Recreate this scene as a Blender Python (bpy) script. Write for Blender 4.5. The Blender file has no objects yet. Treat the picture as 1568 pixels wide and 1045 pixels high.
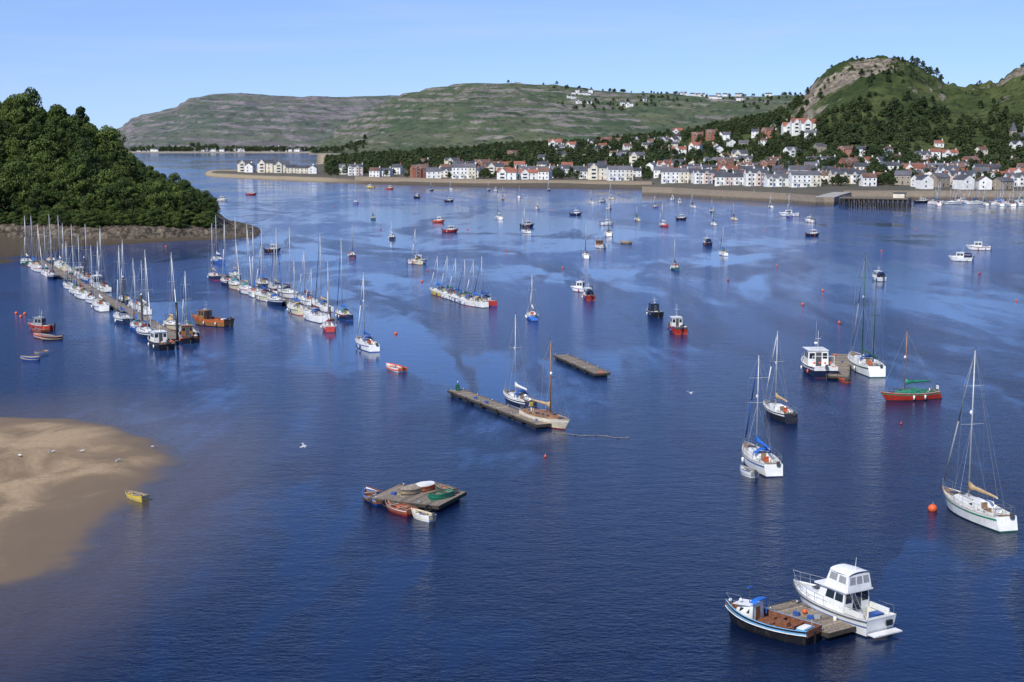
import bpy, math, random
import numpy as np
from mathutils import Vector, Matrix
random.seed(7); rng=np.random.default_rng(7)
F=2178.0; CX=784.0; CY=522.5; H=30.0
PITCH=math.atan(307.5/F); SP=math.sin(PITCH); CP=math.cos(PITCH)
KU=0.990/F
def ground(u,v,z=0.0):
    dx=(u-CX)/F; dy=(CY-v)/F
    d=(dx,CP+dy*SP,-SP+dy*CP); t=(z-H)/d[2]
    return (d[0]*t,d[1]*t)
def zat(v,y):
    dy=(CY-v)/F
    return H+y*(-SP+dy*CP)/(CP+dy*SP)
def dist(v):
    dy=(CY-v)/F
    return -H*(CP+dy*SP)/(-SP+dy*CP)
scene=bpy.context.scene
# ------------------------------------------------------------ materials
MATS={}
def newmat(name):
    m=bpy.data.materials.new(name); m.use_nodes=True
    nt=m.node_tree; b=nt.nodes['Principled BSDF']; return m,nt,b
def noisen(nt,vec,scale,detail=3,rough=0.5,dist_=0.0):
    n=nt.nodes.new('ShaderNodeTexNoise'); n.inputs['Scale'].default_value=scale
    n.inputs['Detail'].default_value=detail; n.inputs['Roughness'].default_value=rough
    n.inputs['Distortion'].default_value=dist_
    if vec is not None: nt.links.new(vec,n.inputs['Vector'])
    return n.outputs['Fac']
def mapping(nt,vec,sc,loc=(0,0,0),rot=(0,0,0)):
    m=nt.nodes.new('ShaderNodeMapping'); m.inputs['Scale'].default_value=sc
    m.inputs['Location'].default_value=loc; m.inputs['Rotation'].default_value=rot
    nt.links.new(vec,m.inputs['Vector']); return m.outputs[0]
def mixc(nt,fac,a,b,mode='MIX'):
    m=nt.nodes.new('ShaderNodeMix'); m.data_type='RGBA'; m.blend_type=mode
    for sock,val in ((m.inputs[0],fac),(m.inputs[6],a),(m.inputs[7],b)):
        if isinstance(val,bpy.types.NodeSocket): nt.links.new(val,sock)
        elif isinstance(val,(int,float)): sock.default_value=val
        else: sock.default_value=(val[0],val[1],val[2],1)
    return m.outputs[2]
def mth(nt,op,a,b=None,c=None,clamp=False):
    m=nt.nodes.new('ShaderNodeMath'); m.operation=op; m.use_clamp=clamp
    for i,v in enumerate((a,b,c)):
        if v is None: continue
        if isinstance(v,bpy.types.NodeSocket): nt.links.new(v,m.inputs[i])
        else: m.inputs[i].default_value=v
    return m.outputs[0]
def mrange(nt,v,a,b,c=0.0,d=1.0,smooth=True):
    m=nt.nodes.new('ShaderNodeMapRange'); m.interpolation_type='SMOOTHSTEP' if smooth else 'LINEAR'
    nt.links.new(v,m.inputs[0])
    for i,x in enumerate((a,b,c,d)): m.inputs[i+1].default_value=x
    return m.outputs[0]
def bump(nt,b,h,strength,distance):
    n=nt.nodes.new('ShaderNodeBump'); n.inputs['Distance'].default_value=distance
    if isinstance(strength,bpy.types.NodeSocket): nt.links.new(strength,n.inputs['Strength'])
    else: n.inputs['Strength'].default_value=strength
    nt.links.new(h,n.inputs['Height']); nt.links.new(n.outputs[0],b.inputs['Normal'])
COL=dict(
 white=(.78,.78,.75,.35,0),cream=(.66,.57,.40,.4,0),deck=(.58,.58,.54,.6,0),navy=(.012,.02,.06,.3,0),
 black=(.015,.015,.018,.35,0),blue=(.02,.08,.32,.45,0),brightblue=(.02,.14,.55,.6,0),ltblue=(.18,.42,.66,.45,0),red=(.42,.035,.02,.4,0),
 orange=(.72,.11,.025,.5,0),green=(.02,.22,.12,.4,0),dkgreen=(.015,.09,.05,.4,0),teal=(.03,.2,.22,.5,0),yellow=(.6,.45,.06,.55,0),
 maroon=(.13,.03,.02,.6,0),rust=(.2,.075,.035,.85,0),teak=(.27,.17,.09,.7,0),varnish=(.3,.14,.05,.35,0),
 wood=(.25,.205,.155,.9,0),wood2=(.33,.27,.2,.9,0),wood3=(.17,.14,.11,.9,0),dkwood=(.05,.04,.03,.9,0),
 alu=(.45,.46,.47,.45,.3),steel=(.5,.51,.52,.3,.8),glass=(.02,.03,.04,.08,0),grey=(.3,.31,.32,.6,0),dkgrey=(.07,.075,.08,.6,0),
 rope=(.4,.35,.26,.9,0),tan=(.46,.33,.18,.8,0),rubber=(.02,.02,.02,.85,0),
 wwhite=(.80,.79,.76,.85,0),wcream=(.74,.68,.55,.85,0),wgrey=(.55,.54,.51,.85,0),wpink=(.68,.56,.50,.85,0),wstone=(.33,.28,.22,.9,0),wbrick=(.33,.13,.08,.9,0),
 slate=(.065,.07,.085,.8,0),slate2=(.11,.11,.125,.8,0),rtile=(.27,.10,.065,.85,0),btile=(.15,.085,.065,.85,0),
 window=(.03,.04,.055,.12,0),bark=(.09,.065,.045,.95,0),gullwhite=(.8,.8,.8,.7,0),gullgrey=(.3,.32,.35,.7,0),
 concrete=(.36,.34,.30,.9,0),
)
def M(k):
    if k in MATS: return MATS[k]
    r,g,b_,ro,me=COL[k]; m,nt,b=newmat(k+'_surface')
    tc=nt.nodes.new('ShaderNodeNewGeometry').outputs['Position']
    big=k in('wood','wood2','wood3','dkwood','rust','bark','teak')
    sc=6.0 if big else (0.5 if k.startswith('w') or 'tile' in k or 'slate' in k else 2.5)
    if 'tile' in k or 'slate' in k: sc=.06
    n=noisen(nt,tc,sc,5,.65); amt=.5 if big else .2
    if 'tile' in k or 'slate' in k: amt=.45
    lo=1-amt; hi=1+amt*.5
    f=mrange(nt,n,.3,.7,0,1)
    c=mixc(nt,f,(r*lo,g*lo,b_*lo*.94),(min(r*hi,.86),min(g*hi,.86),min(b_*hi,.86)))
    if k in('white','cream','navy','black','red','blue','dkgreen','ltblue'):
        ns=noisen(nt,mapping(nt,tc,(5,5,.7)),1.0,4,.7); c=mixc(nt,mrange(nt,ns,.52,.8,0,.38),c,(.22,.19,.14))
    nt.links.new(c,b.inputs['Base Color']); b.inputs['Roughness'].default_value=ro; b.inputs['Metallic'].default_value=me
    if big: bump(nt,b,n,.5,.02)
    MATS[k]=m; return m
# ------------------------------------------------------------ mesh builder
class MB:
    def __init__(s): s.v=[];s.f=[];s.m=[];s.s=[];s.mats=[]
    def mi(s,k):
        if k not in s.mats: s.mats.append(k)
        return s.mats.index(k)
    def add(s,vs,fs,mat,smooth=False):
        o=len(s.v); s.v.extend([tuple(p) for p in vs]); i=s.mi(mat)
        for f in fs: s.f.append([a+o for a in f]); s.m.append(i); s.s.append(smooth)
    def box(s,c,d,mat,rz=0.0,top=1.0,ry=0.0):
        hx,hy,hz=d[0]/2,d[1]/2,d[2]/2; vs=[]
        R=Matrix.Rotation(rz,3,'Z')@Matrix.Rotation(ry,3,'Y')
        for z in(-1,1):
            k=top if z>0 else 1
            for x,y in((-1,-1),(1,-1),(1,1),(-1,1)):
                p=R@Vector((x*hx*k,y*hy*k,z*hz)); vs.append((p.x+c[0],p.y+c[1],p.z+c[2]))
        s.add(vs,[(3,2,1,0),(4,5,6,7),(0,1,5,4),(1,2,6,5),(2,3,7,6),(3,0,4,7)],mat)
    def cyl(s,p0,p1,r0,r1=None,mat='alu',n=6,sq=1.0):
        if r1 is None: r1=r0
        p0=Vector(p0);p1=Vector(p1); d=(p1-p0)
        if d.length<1e-6: return
        d.normalize(); a=d.cross(Vector((0,0,1)))
        if a.length<1e-3: a=Vector((1,0,0))
        a.normalize(); b=a.cross(d); vs=[]
        for p,r in((p0,r0),(p1,r1)):
            for i in range(n):
                t=2*math.pi*i/n; vs.append(p+a*(r*math.cos(t))+b*(r*sq*math.sin(t)))
        fs=[(i,(i+1)%n,n+(i+1)%n,n+i) for i in range(n)]+[tuple(range(n))[::-1],tuple(range(n,2*n))]
        s.add(vs,fs,mat,n>5)
    def path(s,pts,r,mat,n=4):
        for a,b in zip(pts[:-1],pts[1:]): s.cyl(a,b,r,r,mat,n)
    def loft(s,rings,mat,closed=True,cap=True,smooth=True):
        n=len(rings[0]); vs=[p for r in rings for p in r]; fs=[]
        for i in range(len(rings)-1):
            for j in range(n if closed else n-1):
                k=(j+1)%n; fs.append((i*n+j,i*n+k,(i+1)*n+k,(i+1)*n+j))
        if cap and closed: fs+= [tuple(range(n))[::-1],tuple(range((len(rings)-1)*n,len(rings)*n))]
        s.add(vs,fs,mat,smooth)
    def ball(s,c,r,mat,n=10,sz=1.0,sx=1.0):
        rings=[]
        for i in range(n//2+1):
            a=-math.pi/2+math.pi*i/(n//2); rr=max(r*math.cos(a),r*.02)
            rings.append([(c[0]+rr*sx*math.cos(2*math.pi*j/n),c[1]+rr*math.sin(2*math.pi*j/n),c[2]+r*sz*math.sin(a)) for j in range(n)])
        s.loft(rings,mat)
    def panel(s,q,u0,u1,v0,v1,mat,off=.012):
        A,B,C,D=[Vector(p) for p in q]
        def P(u,v): return (A*(1-u)+B*u)*(1-v)+(D*(1-u)+C*u)*v
        n=(B-A).cross(D-A); n.normalize(); n*=off
        s.add([P(u0,v0)+n,P(u1,v0)+n,P(u1,v1)+n,P(u0,v1)+n],[(0,1,2,3)],mat)
    def frust(s,x0,x1,w0,w1,zb0,zb1,zt0,zt1,dx0,dx1,dw,mat):
        b=[(x0,-w0,zb0),(x1,-w1,zb1),(x1,w1,zb1),(x0,w0,zb0)]
        t=[(x0+dx0,-w0+dw,zt0),(x1-dx1,-w1+dw,zt1),(x1-dx1,w1-dw,zt1),(x0+dx0,w0-dw,zt0)]
        s.add(b+t,[(3,2,1,0),(4,5,6,7),(0,1,5,4),(1,2,6,5),(2,3,7,6),(3,0,4,7)],mat)
        return dict(stbd=(b[0],b[1],t[1],t[0]),front=(b[1],b[2],t[2],t[1]),port=(b[2],b[3],t[3],t[2]),back=(b[3],b[0],t[0],t[3]),top=(t[0],t[1],t[2],t[3]))
    def mesh(s,name):
        me=bpy.data.meshes.new(name); me.from_pydata([tuple(map(float,p)) for p in s.v],[],s.f)
        for k in s.mats: me.materials.append(M(k))
        me.polygons.foreach_set('material_index',s.m); me.polygons.foreach_set('use_smooth',s.s); me.update()
        return me
    def obj(s,name,loc=(0,0,0),rz=0.0):
        return link(name,s.mesh(name),loc,rz)
def link(name,me,loc=(0,0,0),rz=0.0,sc=None,parent=None):
    o=bpy.data.objects.new(name,me); scene.collection.objects.link(o)
    o.location=loc; o.rotation_euler=(0,0,rz)
    if sc: o.scale=sc
    if parent: o.parent=parent
    return o
def two(bow,stern):
    b=Vector(ground(*bow)); s_=Vector(ground(*stern)); c=(b+s_)/2; d=b-s_
    return (c.x,c.y),math.atan2(d.y,d.x),d.length
# ------------------------------------------------------------ hull
def hull(mb,L,B,fb,top='white',boot='navy',bot='maroon',stripe=None,deckm='deck',gun='white',inner=None,tf=.72,sheer=.35,
         bw=0.0,cap=.06,cock=None,rake=.09,full=2.2,srake=.02,floorm=None):
    inner=inner or top; stripe=stripe or top; floorm=floorm or deckm
    def hb(t):
        if t<.42: return B/2*(tf+(1-tf)*math.sin(math.pi/2*t/.42))
        return B/2*max(1-((t-.42)/.58)**full,0.012)
    def zd(t): return fb*(1+sheer*(max(t-.3,0)/.7)**2+.12*(max(.3-t,0)/.3)**2)
    ts=[0,.05,.12,.2,.3,.4,.5,.6,.7,.78,.85,.91,.96,1.0]
    wf=[.45,.84,.88,.965,.985,1.0]
    def X(t,zf): return -L/2+L*t-rake*L*(1-zf)*t**5+srake*L*(1-zf)*(1-t)**5
    for side in(-1,1):
        rings=[]
        for t in ts:
            z=zd(t); zs=[-.25,0.0,.10,z*.72,z*.86,z]; r=[]
            for k in range(6):
                zf=max(zs[k],-.2)/z; w=wf[k]-(1-wf[k])*1.6*t**4
                r.append((X(t,zf),side*hb(t)*max(w,.05),zs[k]))
            rings.append(r)
        for k,mt in enumerate([bot,boot,top,stripe,top]):
            vs=[];fs=[]
            for r in rings: vs+= [r[k],r[k+1]]
            for i in range(len(rings)-1):
                f=(2*i,2*i+2,2*i+3,2*i+1); fs.append(f if side<0 else f[::-1])
            mb.add(vs,fs,mt,True)
        if side==-1: rs=rings[0]
        else: rp=rings[0]
    for k,mt in enumerate([bot,boot,top,top,top]):
        mb.add([rs[k],rp[k],rp[k+1],rs[k+1]],[(3,2,1,0)],mt)
    st=[]
    for t in ts: st.append((t,None))
    if cock:
        t0,t1,cw,cd=cock
        st=[(t,None) for t in ts if t<t0 or t>t1]+[(t0,None),(t0+1e-4,1),(t1-1e-4,1),(t1,None)]+[(t,1) for t in ts if t0+.001<t<t1-.001]
        st.sort(key=lambda a:a[0])
    rows=[]
    for t,c in st:
        b=hb(t); z=zd(t); bi=max(b-cap,.004); dz=z-bw+.02
        if cock: w=min(cw,bi*.85)
        else: w=bi*.5
        zf=(z-bw-cock[3]) if c else dz+.03
        rows.append([(X(t,1),b,z),(X(t,1),bi,z+.012),(X(t,1),bi,z-bw+.012),(X(t,1),w,dz),(X(t,1),w*.995,zf),(X(t,1),0.0,zf)])
    for side in(-1,1):
        for k,mt in enumerate([gun,inner,deckm,inner,floorm]):
            vs=[];fs=[]
            for r in rows: vs+=[(r[k][0],side*r[k][1],r[k][2]),(r[k+1][0],side*r[k+1][1],r[k+1][2])]
            for i in range(len(rows)-1):
                f=(2*i,2*i+2,2*i+3,2*i+1); fs.append(f if side<0 else f[::-1])
            mb.add(vs,fs,mt)
    if bw>0.05:
        z=zd(0);b=hb(0)-cap
        mb.box((-L/2+.03,0,z-bw/2),(.06,2*b,bw),inner)
    return hb,zd,lambda t:-L/2+L*t
def fender(mb,x,y,z,c='white',r=.11):
    mb.cyl((x,y,z-.28),(x,y,z+.2),r,r,c,8); mb.cyl((x,y,z+.2),(x,y*.97,z+.55),.012,.012,'rope',3)
# ------------------------------------------------------------ yacht
def yacht(L=9,mast=11,top='white',stripe='blue',boot='navy',bot='maroon',cover='blue',genoa='white',hood='blue',mm='alu',lod=1,
          deckm='deck',cab='white',mizzen=0,gun='white',B=None):
    mb=MB(); B=B or .31*L; fb=.085*L+.2
    hb,zd,X=hull(mb,L,B,fb,top,boot,bot,stripe,deckm,gun,tf=.62,sheer=.3,bw=.05,cap=.07,cock=(.07,.31,.2*B,.5),floorm='teak' if lod>1 else deckm,rake=.11,srake=-.05)
    xa,xb=X(.32),X(.74); ch=.36+.012*L
    fc=mb.frust(xa,xb,.33*B,.15*B,zd(.32)-.03,zd(.74)-.03,zd(.32)+ch,zd(.74)+ch*.45,.08,.45,.10,cab)
    for sd in('port','stbd'):
        for a,b in((.1,.32),(.38,.58),(.64,.78)):
            if sd=='port': a,b=1-b,1-a
            mb.panel(fc[sd],a,b,.38,.78,'glass')
    mb.panel(fc['back'],.35,.65,.1,1,'teak')
    mb.box((X(.8),0,zd(.8)+.07),(.5,.5,.08),'glass'); mb.box((X(.42),0,zd(.42)+ch+.02),(.9,.6,.07),cab)
    xm=X(.57); zc=zd(.57)+ch*.6; zt=mast
    mb.cyl((xm,0,zc-.3),(xm,0,zt),.075,.05,mm,8)
    zb=zc+.85; xe=X(.13)
    mb.cyl((xm,0,zb),(xe,0,zb+.05),.06,.06,mm,6)
    if cover:
        rings=[]
        for i in range(9):
            q=i/8; x=xm-.05+(xe+.2-xm)*q; r=(.2-.1*q)*(1+.12*math.sin(i*2.3)); hgt=1.5-.4*q
            if i==0: hgt=2.6
            rings.append([(x,r*math.cos(a)*.75,zb+.1+r*hgt*math.sin(a)*.8) for a in [2*math.pi*j/8 for j in range(8)]])
        mb.loft(rings,cover)
    if hood:
        rings=[]
        for q,hh in((0,.62),(.45,.66),(1.0,.1)):
            x=xa-.15+q*.95; w=.3*B-.04*q; z0=zd(.32)+ch-.22*(1-q)
            rings.append([(x,w*math.cos(a),z0+hh*math.sin(a)) for a in [math.pi*j/8 for j in range(9)]])
        mb.loft(rings,hood,closed=False)
        for j in(2,3,4):
            a=rings[1];b=rings[2]
            mb.panel((b[j],b[j+1],a[j+1],a[j]),.1,.9,.2,.8,'glass',.02)
    sp=[.5,.76] if L>8 else [.58]
    rw=.012 if lod>1 else .014
    base=zc; tips={}
    for q in sp:
        z=base+(zt-base)*q; w=.42*B*(1-q*.35)
        mb.cyl((xm,0,z),(xm-.1,w,z+.05),.03,.02,mm,4); mb.cyl((xm,0,z),(xm-.1,-w,z+.05),.03,.02,mm,4); tips[q]=(w,z)
    for sg in(-1,1):
        pts=[(xm-.1,sg*hb(.55)*.95,zd(.55))]+[(xm-.1,sg*tips[q][0],tips[q][1]+.05) for q in sp]+[(xm,0,zt-.15)]
        mb.path(pts,rw,'steel',3)
        mb.cyl((xm+.5,sg*hb(.6)*.93,zd(.6)),(xm,0,base+(zt-base)*sp[0]),rw,rw,'steel',3)
        mb.cyl((xm-.7,sg*hb(.5)*.93,zd(.5)),(xm,0,base+(zt-base)*sp[0]),rw,rw,'steel',3)
    mb.cyl((X(.985),0,zd(1)),(xm+.05,0,zt-.2),rw,rw,'steel',3)
    if genoa:
        A=Vector((X(.985),0,zd(1)));Bv=Vector((xm+.05,0,zt-.2))
        mb.cyl(A.lerp(Bv,.05),A.lerp(Bv,.5),.065,.06,genoa,6); mb.cyl(A.lerp(Bv,.5),A.lerp(Bv,.93),.06,.025,genoa,6)
    mb.cyl((X(.0),0,zd(0)),(xm,0,zt-.02),rw,rw,'steel',3)
    mb.cyl((xe,0,zb),(xm,0,zt-.1),rw*.8,rw*.8,'rope',3)
    mb.cyl((xm,0,zt),(xm,.0,zt+.5),.012,.008,'dkgrey',3); mb.box((xm-.15,0,zt+.28),(.35,.02,.05),'dkgrey')
    if lod>1: mb.ball((xm+.12,0,zt*.62),.16,'white',8,1.3)
    if mizzen:
        xz=X(.14); mb.cyl((xz,0,zd(.1)),(xz,0,mizzen),.07,.05,mm,6); mb.cyl((xz,0,zd(.1)+1.1),(xz-1.6,0,zd(.1)+1.15),.05,.05,mm,5)
        rings=[[(xz-.1-1.4*q,.12*math.cos(a),zd(.1)+1.25+.16*math.sin(a)) for a in [2*math.pi*j/6 for j in range(6)]] for q in(0,.5,1)]
        mb.loft(rings,cover or 'white')
        z=mizzen*.62
        mb.cyl((xz,-.7,z),(xz,.7,z),.025,.025,mm,4)
        for sg in(-1,1): mb.path([(xz,sg*hb(.14)*.95,zd(.1)),(xz,sg*.7,z),(xz,0,mizzen-.1)],rw,'steel',3)
        mb.cyl((xz,0,mizzen-.1),(xm,0,zt-.3),rw,rw,'steel',3)
    n=5 if lod>1 else 3; rr=.016 if lod>1 else .018
    hts=.62
    for sg in(-1,1):
        tt=[.02]+[.1+.8*i/n for i in range(n+1)]
        P=[(X(t),sg*(hb(t)-.09),zd(t)) for t in tt]
        for p in P: mb.cyl(p,(p[0],p[1],p[2]+hts),rr,rr,'steel',4)
        mb.path([(p[0],p[1],p[2]+hts) for p in P]+[(X(.99),0,zd(1)+hts+.05)],rr*.8,'steel',3)
        if lod>1: mb.path([(p[0],p[1],p[2]+hts*.5) for p in P]+[(X(.97),0,zd(1)+hts*.5)],rr*.5,'steel',3)
    p=hb(.02)-.09; mb.cyl((X(.02),-p,zd(0)+hts),(X(.02),p,zd(0)+hts),rr,rr,'steel',4)
    mb.cyl((X(.99),0,zd(1)),(X(.99),0,zd(1)+hts),rr,rr,'steel',4)
    mb.cyl((X(.03),0,zd(0)-.05),(X(.16),0,zd(0)+.15),.03,.02,'teak',4)
    mb.box((X(0)-.08,0,.25),(.14,.06,.9),boot)
    mb.box((X(.03),p*.7,zd(0)+.45),(.1,.42,.45),random.choice(['yellow','white','orange']))
    if lod>1:
        mb.box((X(0)-.12,-p*.5,zd(0)+.05),(.25,.28,.42),'dkgrey'); mb.box((X(0)-.12,-p*.5,.2),(.1,.1,.7),'dkgrey')
        for sg in(-1,1):
            for t in(.2,.29): mb.cyl((X(t),sg*.25*B,zd(t)),(X(t),sg*.25*B,zd(t)+.18),.08,.06,'steel',8)
            mb.box((X(.19),sg*.235*B,zd(.2)+.09),(.24*L,.05,.16),cab)
            for k in range(3): mb.cyl((X(.02)-.02,sg*(p-.1),.1+.3*k),(X(.02)-.02,sg*(p-.45),.1+.3*k),.012,.012,'steel',3)
        mb.cyl((X(.13),0,zd(.1)-.45),(X(.13),0,zd(.1)+.35),.05,.05,'white',6)
        mb.path([(X(.13)-.05,.38*math.cos(a),zd(.1)+.35+.38*math.sin(a)) for a in [2*math.pi*k/12 for k in range(13)]],.018,'steel',4)
        mb.box((X(.93),0,zd(.95)+.04),(.4,.15,.12),'steel'); mb.box((X(.66),0,zd(.66)+ch*.75+.05),(.45,.45,.06),'dkgrey')
        for sg in(-1,1): mb.cyl((X(.4),sg*.2*B,zd(.4)+ch+.05),(X(.66),sg*.13*B,zd(.66)+ch*.7+.06),.022,.022,'teak',4)
        for q in range(3): mb.path([(X(.25+.05*q)+.14*math.cos(a),.12*B*(q-1)+.14*math.sin(a),zd(.3)-.4) for a in [2*math.pi*j/7 for j in range(8)]],.025,random.choice(['rope','blue','rope']),4)
        mb.box((X(.22),-.1,zd(.2)-.35),(.4,.3,.2),random.choice(['brightblue','orange','grey']),rz=.5)
    for sg in(-1,1):
        for t in(.3,.5):
            if random.random()<.6: fender(mb,X(t),sg*(hb(t)+.1),zd(t)*.55,random.choice(['white','blue','white']))
    return mb
# ------------------------------------------------------------ motorboats
def motorboat(L=6,top='white',stripe=None,boot='navy',bot='maroon',deckm='deck',gun='white',cab='white',t0=.35,t1=.7,hh=1.5,mast=1.2,
              inner=None,B=None,canopy=None,rails=True,fwdcab=True,outb=True,rear_win=True,wf=.34,bw=.3):
    mb=MB(); B=B or .37*L; fb=.085*L+.42
    hb,zd,X=hull(mb,L,B,fb,top,boot,bot,stripe,deckm,gun,inner=inner,tf=.85,sheer=.4,bw=bw,cap=.08,rake=.12,full=2.5)
    zf=zd(t0)-bw; xa,xb=X(t0),X(t1)
    w0=wf*B; w1=min(wf*B,hb(t1)*.78)
    fc=mb.frust(xa,xb,w0,w1,zf,zf,zf+hh,zf+hh,.03,.22*hh*.8,.08,cab)
    mb.box(((xa+xb)/2-.05,0,zf+hh+.03),(xb-xa+.05,2*w0-.02,.06),cab)
    for sd in('port','stbd'):
        for a,b in((.1,.45),(.52,.88)):
            if sd=='port': a,b=1-b,1-a
            mb.panel(fc[sd],a,b,.5,.86,'glass')
    for a,b in((.06,.34),(.37,.63),(.66,.94)): mb.panel(fc['front'],a,b,.52,.88,'glass')
    if rear_win:
        mb.panel(fc['back'],.38,.66,.04,.9,'dkgrey'); mb.panel(fc['back'],.06,.32,.5,.85,'glass'); mb.panel(fc['back'],.72,.94,.5,.85,'glass')
    if fwdcab:
        xf=X(min(t1+.2,.93)); mb.frust(xb-.05,xf,w1*.95,max(hb(min(t1+.2,.93))*.5,.1),zd(t1)-bw,zd(t1+.15)-bw,zd(t1)+.28,zd(t1+.15)+.1,0,.2,.1,cab)
        mb.box((X(t1+.09),0,zd(t1)+.27),(.35,.35,.06),'dkgrey')
    mb.cyl((xa+.4,0,zf+hh),(xa+.35,0,zf+hh+mast),.03,.02,'white',5); mb.cyl((xa+.38,-.35,zf+hh+mast*.6),(xa+.38,.35,zf+hh+mast*.6),.02,.02,'white',4)
    mb.cyl((xa+.7,.2,zf+hh),(xa+.5,.25,zf+hh+mast*1.5),.012,.006,'white',3); mb.ball((xa+.9,-.2,zf+hh+.15),.16,'white',8,.6)
    if canopy:
        x0=X(.08)
        rings=[[(x,(w0-.02)*math.cos(a),zf+hh*.55+(hh*.42)*math.sin(a)) for a in [math.pi*j/8 for j in range(9)]] for x in(x0,(x0+xa)/2,xa)]
        mb.loft(rings,canopy,closed=False); mb.add(rings[0],[tuple(range(9))],canopy)
        for sg in(-1,1): mb.box(((x0+xa)/2,sg*(w0-.02),zf+hh*.3),(xa-x0,.03,hh*.55),canopy)
    if rails:
        for sg in(-1,1):
            tt=[t1-.05,t1+.08,t1+.18,.95]; P=[(X(t),sg*(hb(t)-.06),zd(t)) for t in tt if t<.97]
            for p in P: mb.cyl(p,(p[0],p[1],p[2]+.5),.018,.018,'steel',4)
            mb.path([(p[0],p[1],p[2]+.5) for p in P]+[(X(1),0,zd(1)+.52)],.018,'steel',4)
    if outb:
        mb.box((X(0)-.2,0,zd(0)+.12),(.4,.35,.5),'dkgrey',top=.75); mb.box((X(0)-.16,0,.15),(.16,.12,.9),'dkgrey')
    mb.box((X(.14),0,zd(.1)-bw+.2),(.5,.9,.36),random.choice(['wood','grey','white']))
    for sg in(-1,1): mb.box((X(.2),sg*(hb(.2)-.3),zd(.1)-bw+.18),(.7,.3,.3),random.choice(['orange','white','grey','blue']))
    for sg in(-1,1):
        for t in(.2,.5): fender(mb,X(t),sg*(hb(t)+.1),zd(t)*.5,random.choice(['white','blue','orange']))
    return mb
def dinghy(L=3.4,top='white',gun='teak',inner='tan',stripe=None,outb=False,cover=None,B=None,bot=None,oars=True):
    mb=MB(); B=B or .42*L
    hb,zd,X=hull(mb,L,B,.48,top,bot or top,bot or top,stripe,inner,gun,inner=inner,tf=.78,sheer=.35,bw=.36,cap=.045,rake=.1)
    if cover:
        rings=[]
        for t in(.0,.15,.3,.5,.7,.88,.99):
            b=hb(t)+.03; z=zd(t)+.02; hgt=.28*math.sin(math.pi*min(t+.12,1)*.9)+.04*random.random()
            rings.append([(X(t),b*math.cos(a),z-.02+hgt*math.sin(a)) for a in [math.pi*j/6 for j in range(7)]])
        mb.loft(rings,cover,closed=False)
    else:
        for t in(.1,.42,.7): mb.box((X(t),0,zd(t)-.12),(.2,2*hb(t)-.1,.035),'wood2')
        if oars:
            for sg in(-1,1):
                mb.cyl((X(.12),sg*.2,zd(.2)-.06),(X(.85),sg*.15,zd(.7)-.04),.022,.022,'wood2',5); mb.box((X(.1),sg*.2,zd(.1)-.06),(.4,.12,.03),'wood2')
        mb.path([(X(.25)+.16*math.cos(a),.1+.16*math.sin(a),zd(.3)-.3) for a in [2*math.pi*j/8 for j in range(9)]],.03,'rope',4)
        mb.box((X(.55),-.15,zd(.5)-.22),(.35,.25,.2),random.choice(['orange','grey','blue']),rz=.4)
    if outb: mb.box((X(0)-.1,0,.6),(.22,.2,.32),'dkgrey',top=.7); mb.box((X(0)-.1,0,.25),(.08,.08,.5),'dkgrey')
    return mb
def put(mb,name,u,v,hd=100,z=0.0):
    x,y=ground(u,v,z); return mb.obj(name,(x,y,z),math.radians(hd))
# ------------------------------------------------------------ pontoon
def pontoon(name,A,B,w,z=.5,clutter=0):
    a=Vector(ground(*A));b=Vector(ground(*B)); c=(a+b)/2; d=b-a; L=d.length
    mb=MB(); n=int(L/.3)
    for i in range(n):
        x=-L/2+(i+.5)*L/n; mb.box((x,random.uniform(-.03,.03),z+random.uniform(-.006,.006)),(L/n-.035,w-random.uniform(0,.06),.05),random.choice(['wood','wood','wood2','wood3']),rz=random.uniform(-.01,.01))
    for sg in(-1,1):
        mb.box((0,sg*(w/2+.06),z-.1),(L,.1,.24),'dkwood'); mb.box((0,sg*(w/2+.06),z+.06),(L*.998,.12,.05),'wood3')
    for sg in(-1,1): mb.box((sg*(L/2+.05),0,z-.1),(.1,w+.2,.26),'dkwood')
    k=max(2,int(L/3))
    for i in range(k):
        x=-L/2+(i+.5)*L/k; mb.box((x,0,.1),(L/k*.7,w*.9,.55),'dkgrey')
    for i in range(max(2,int(L/4))):
        x=-L/2+.6+i*4
        if x<L/2:
            for sg in(-1,1):
                mb.cyl((x,sg*(w/2-.1),z),(x,sg*(w/2-.1),z+.25),.05,.05,'steel',6); mb.box((x,sg*(w/2-.1),z+.25),(.3,.07,.05),'steel')
                if x+1.3<L/2: mb.path([(x+1+.26*math.cos(q),sg*(w/2+.17),z-.2+.26*math.sin(q)) for q in [2*math.pi*j/10 for j in range(11)]],.07,'rubber',5)
    for i in range(clutter):
        x=random.uniform(-L/2+.5,L/2-.5); y=random.uniform(-w/3,w/3); r=random.random()
        if r<.55:
            for rr in(.16,.23): mb.path([(x+rr*math.cos(q),y+rr*math.sin(q),z+.06) for q in [2*math.pi*j/10 for j in range(11)]],.025,'rope',4)
        elif r<.85: mb.box((x,y,z+.14),(.4,.28,.22),random.choice(['blue','rust','grey','wood2']),rz=r*5,top=.95)
        else: mb.ball((x,y,z+.2),.17,'orange',8)
    return mb.obj(name,(c.x,c.y,0),math.atan2(d.y,d.x))
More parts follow.
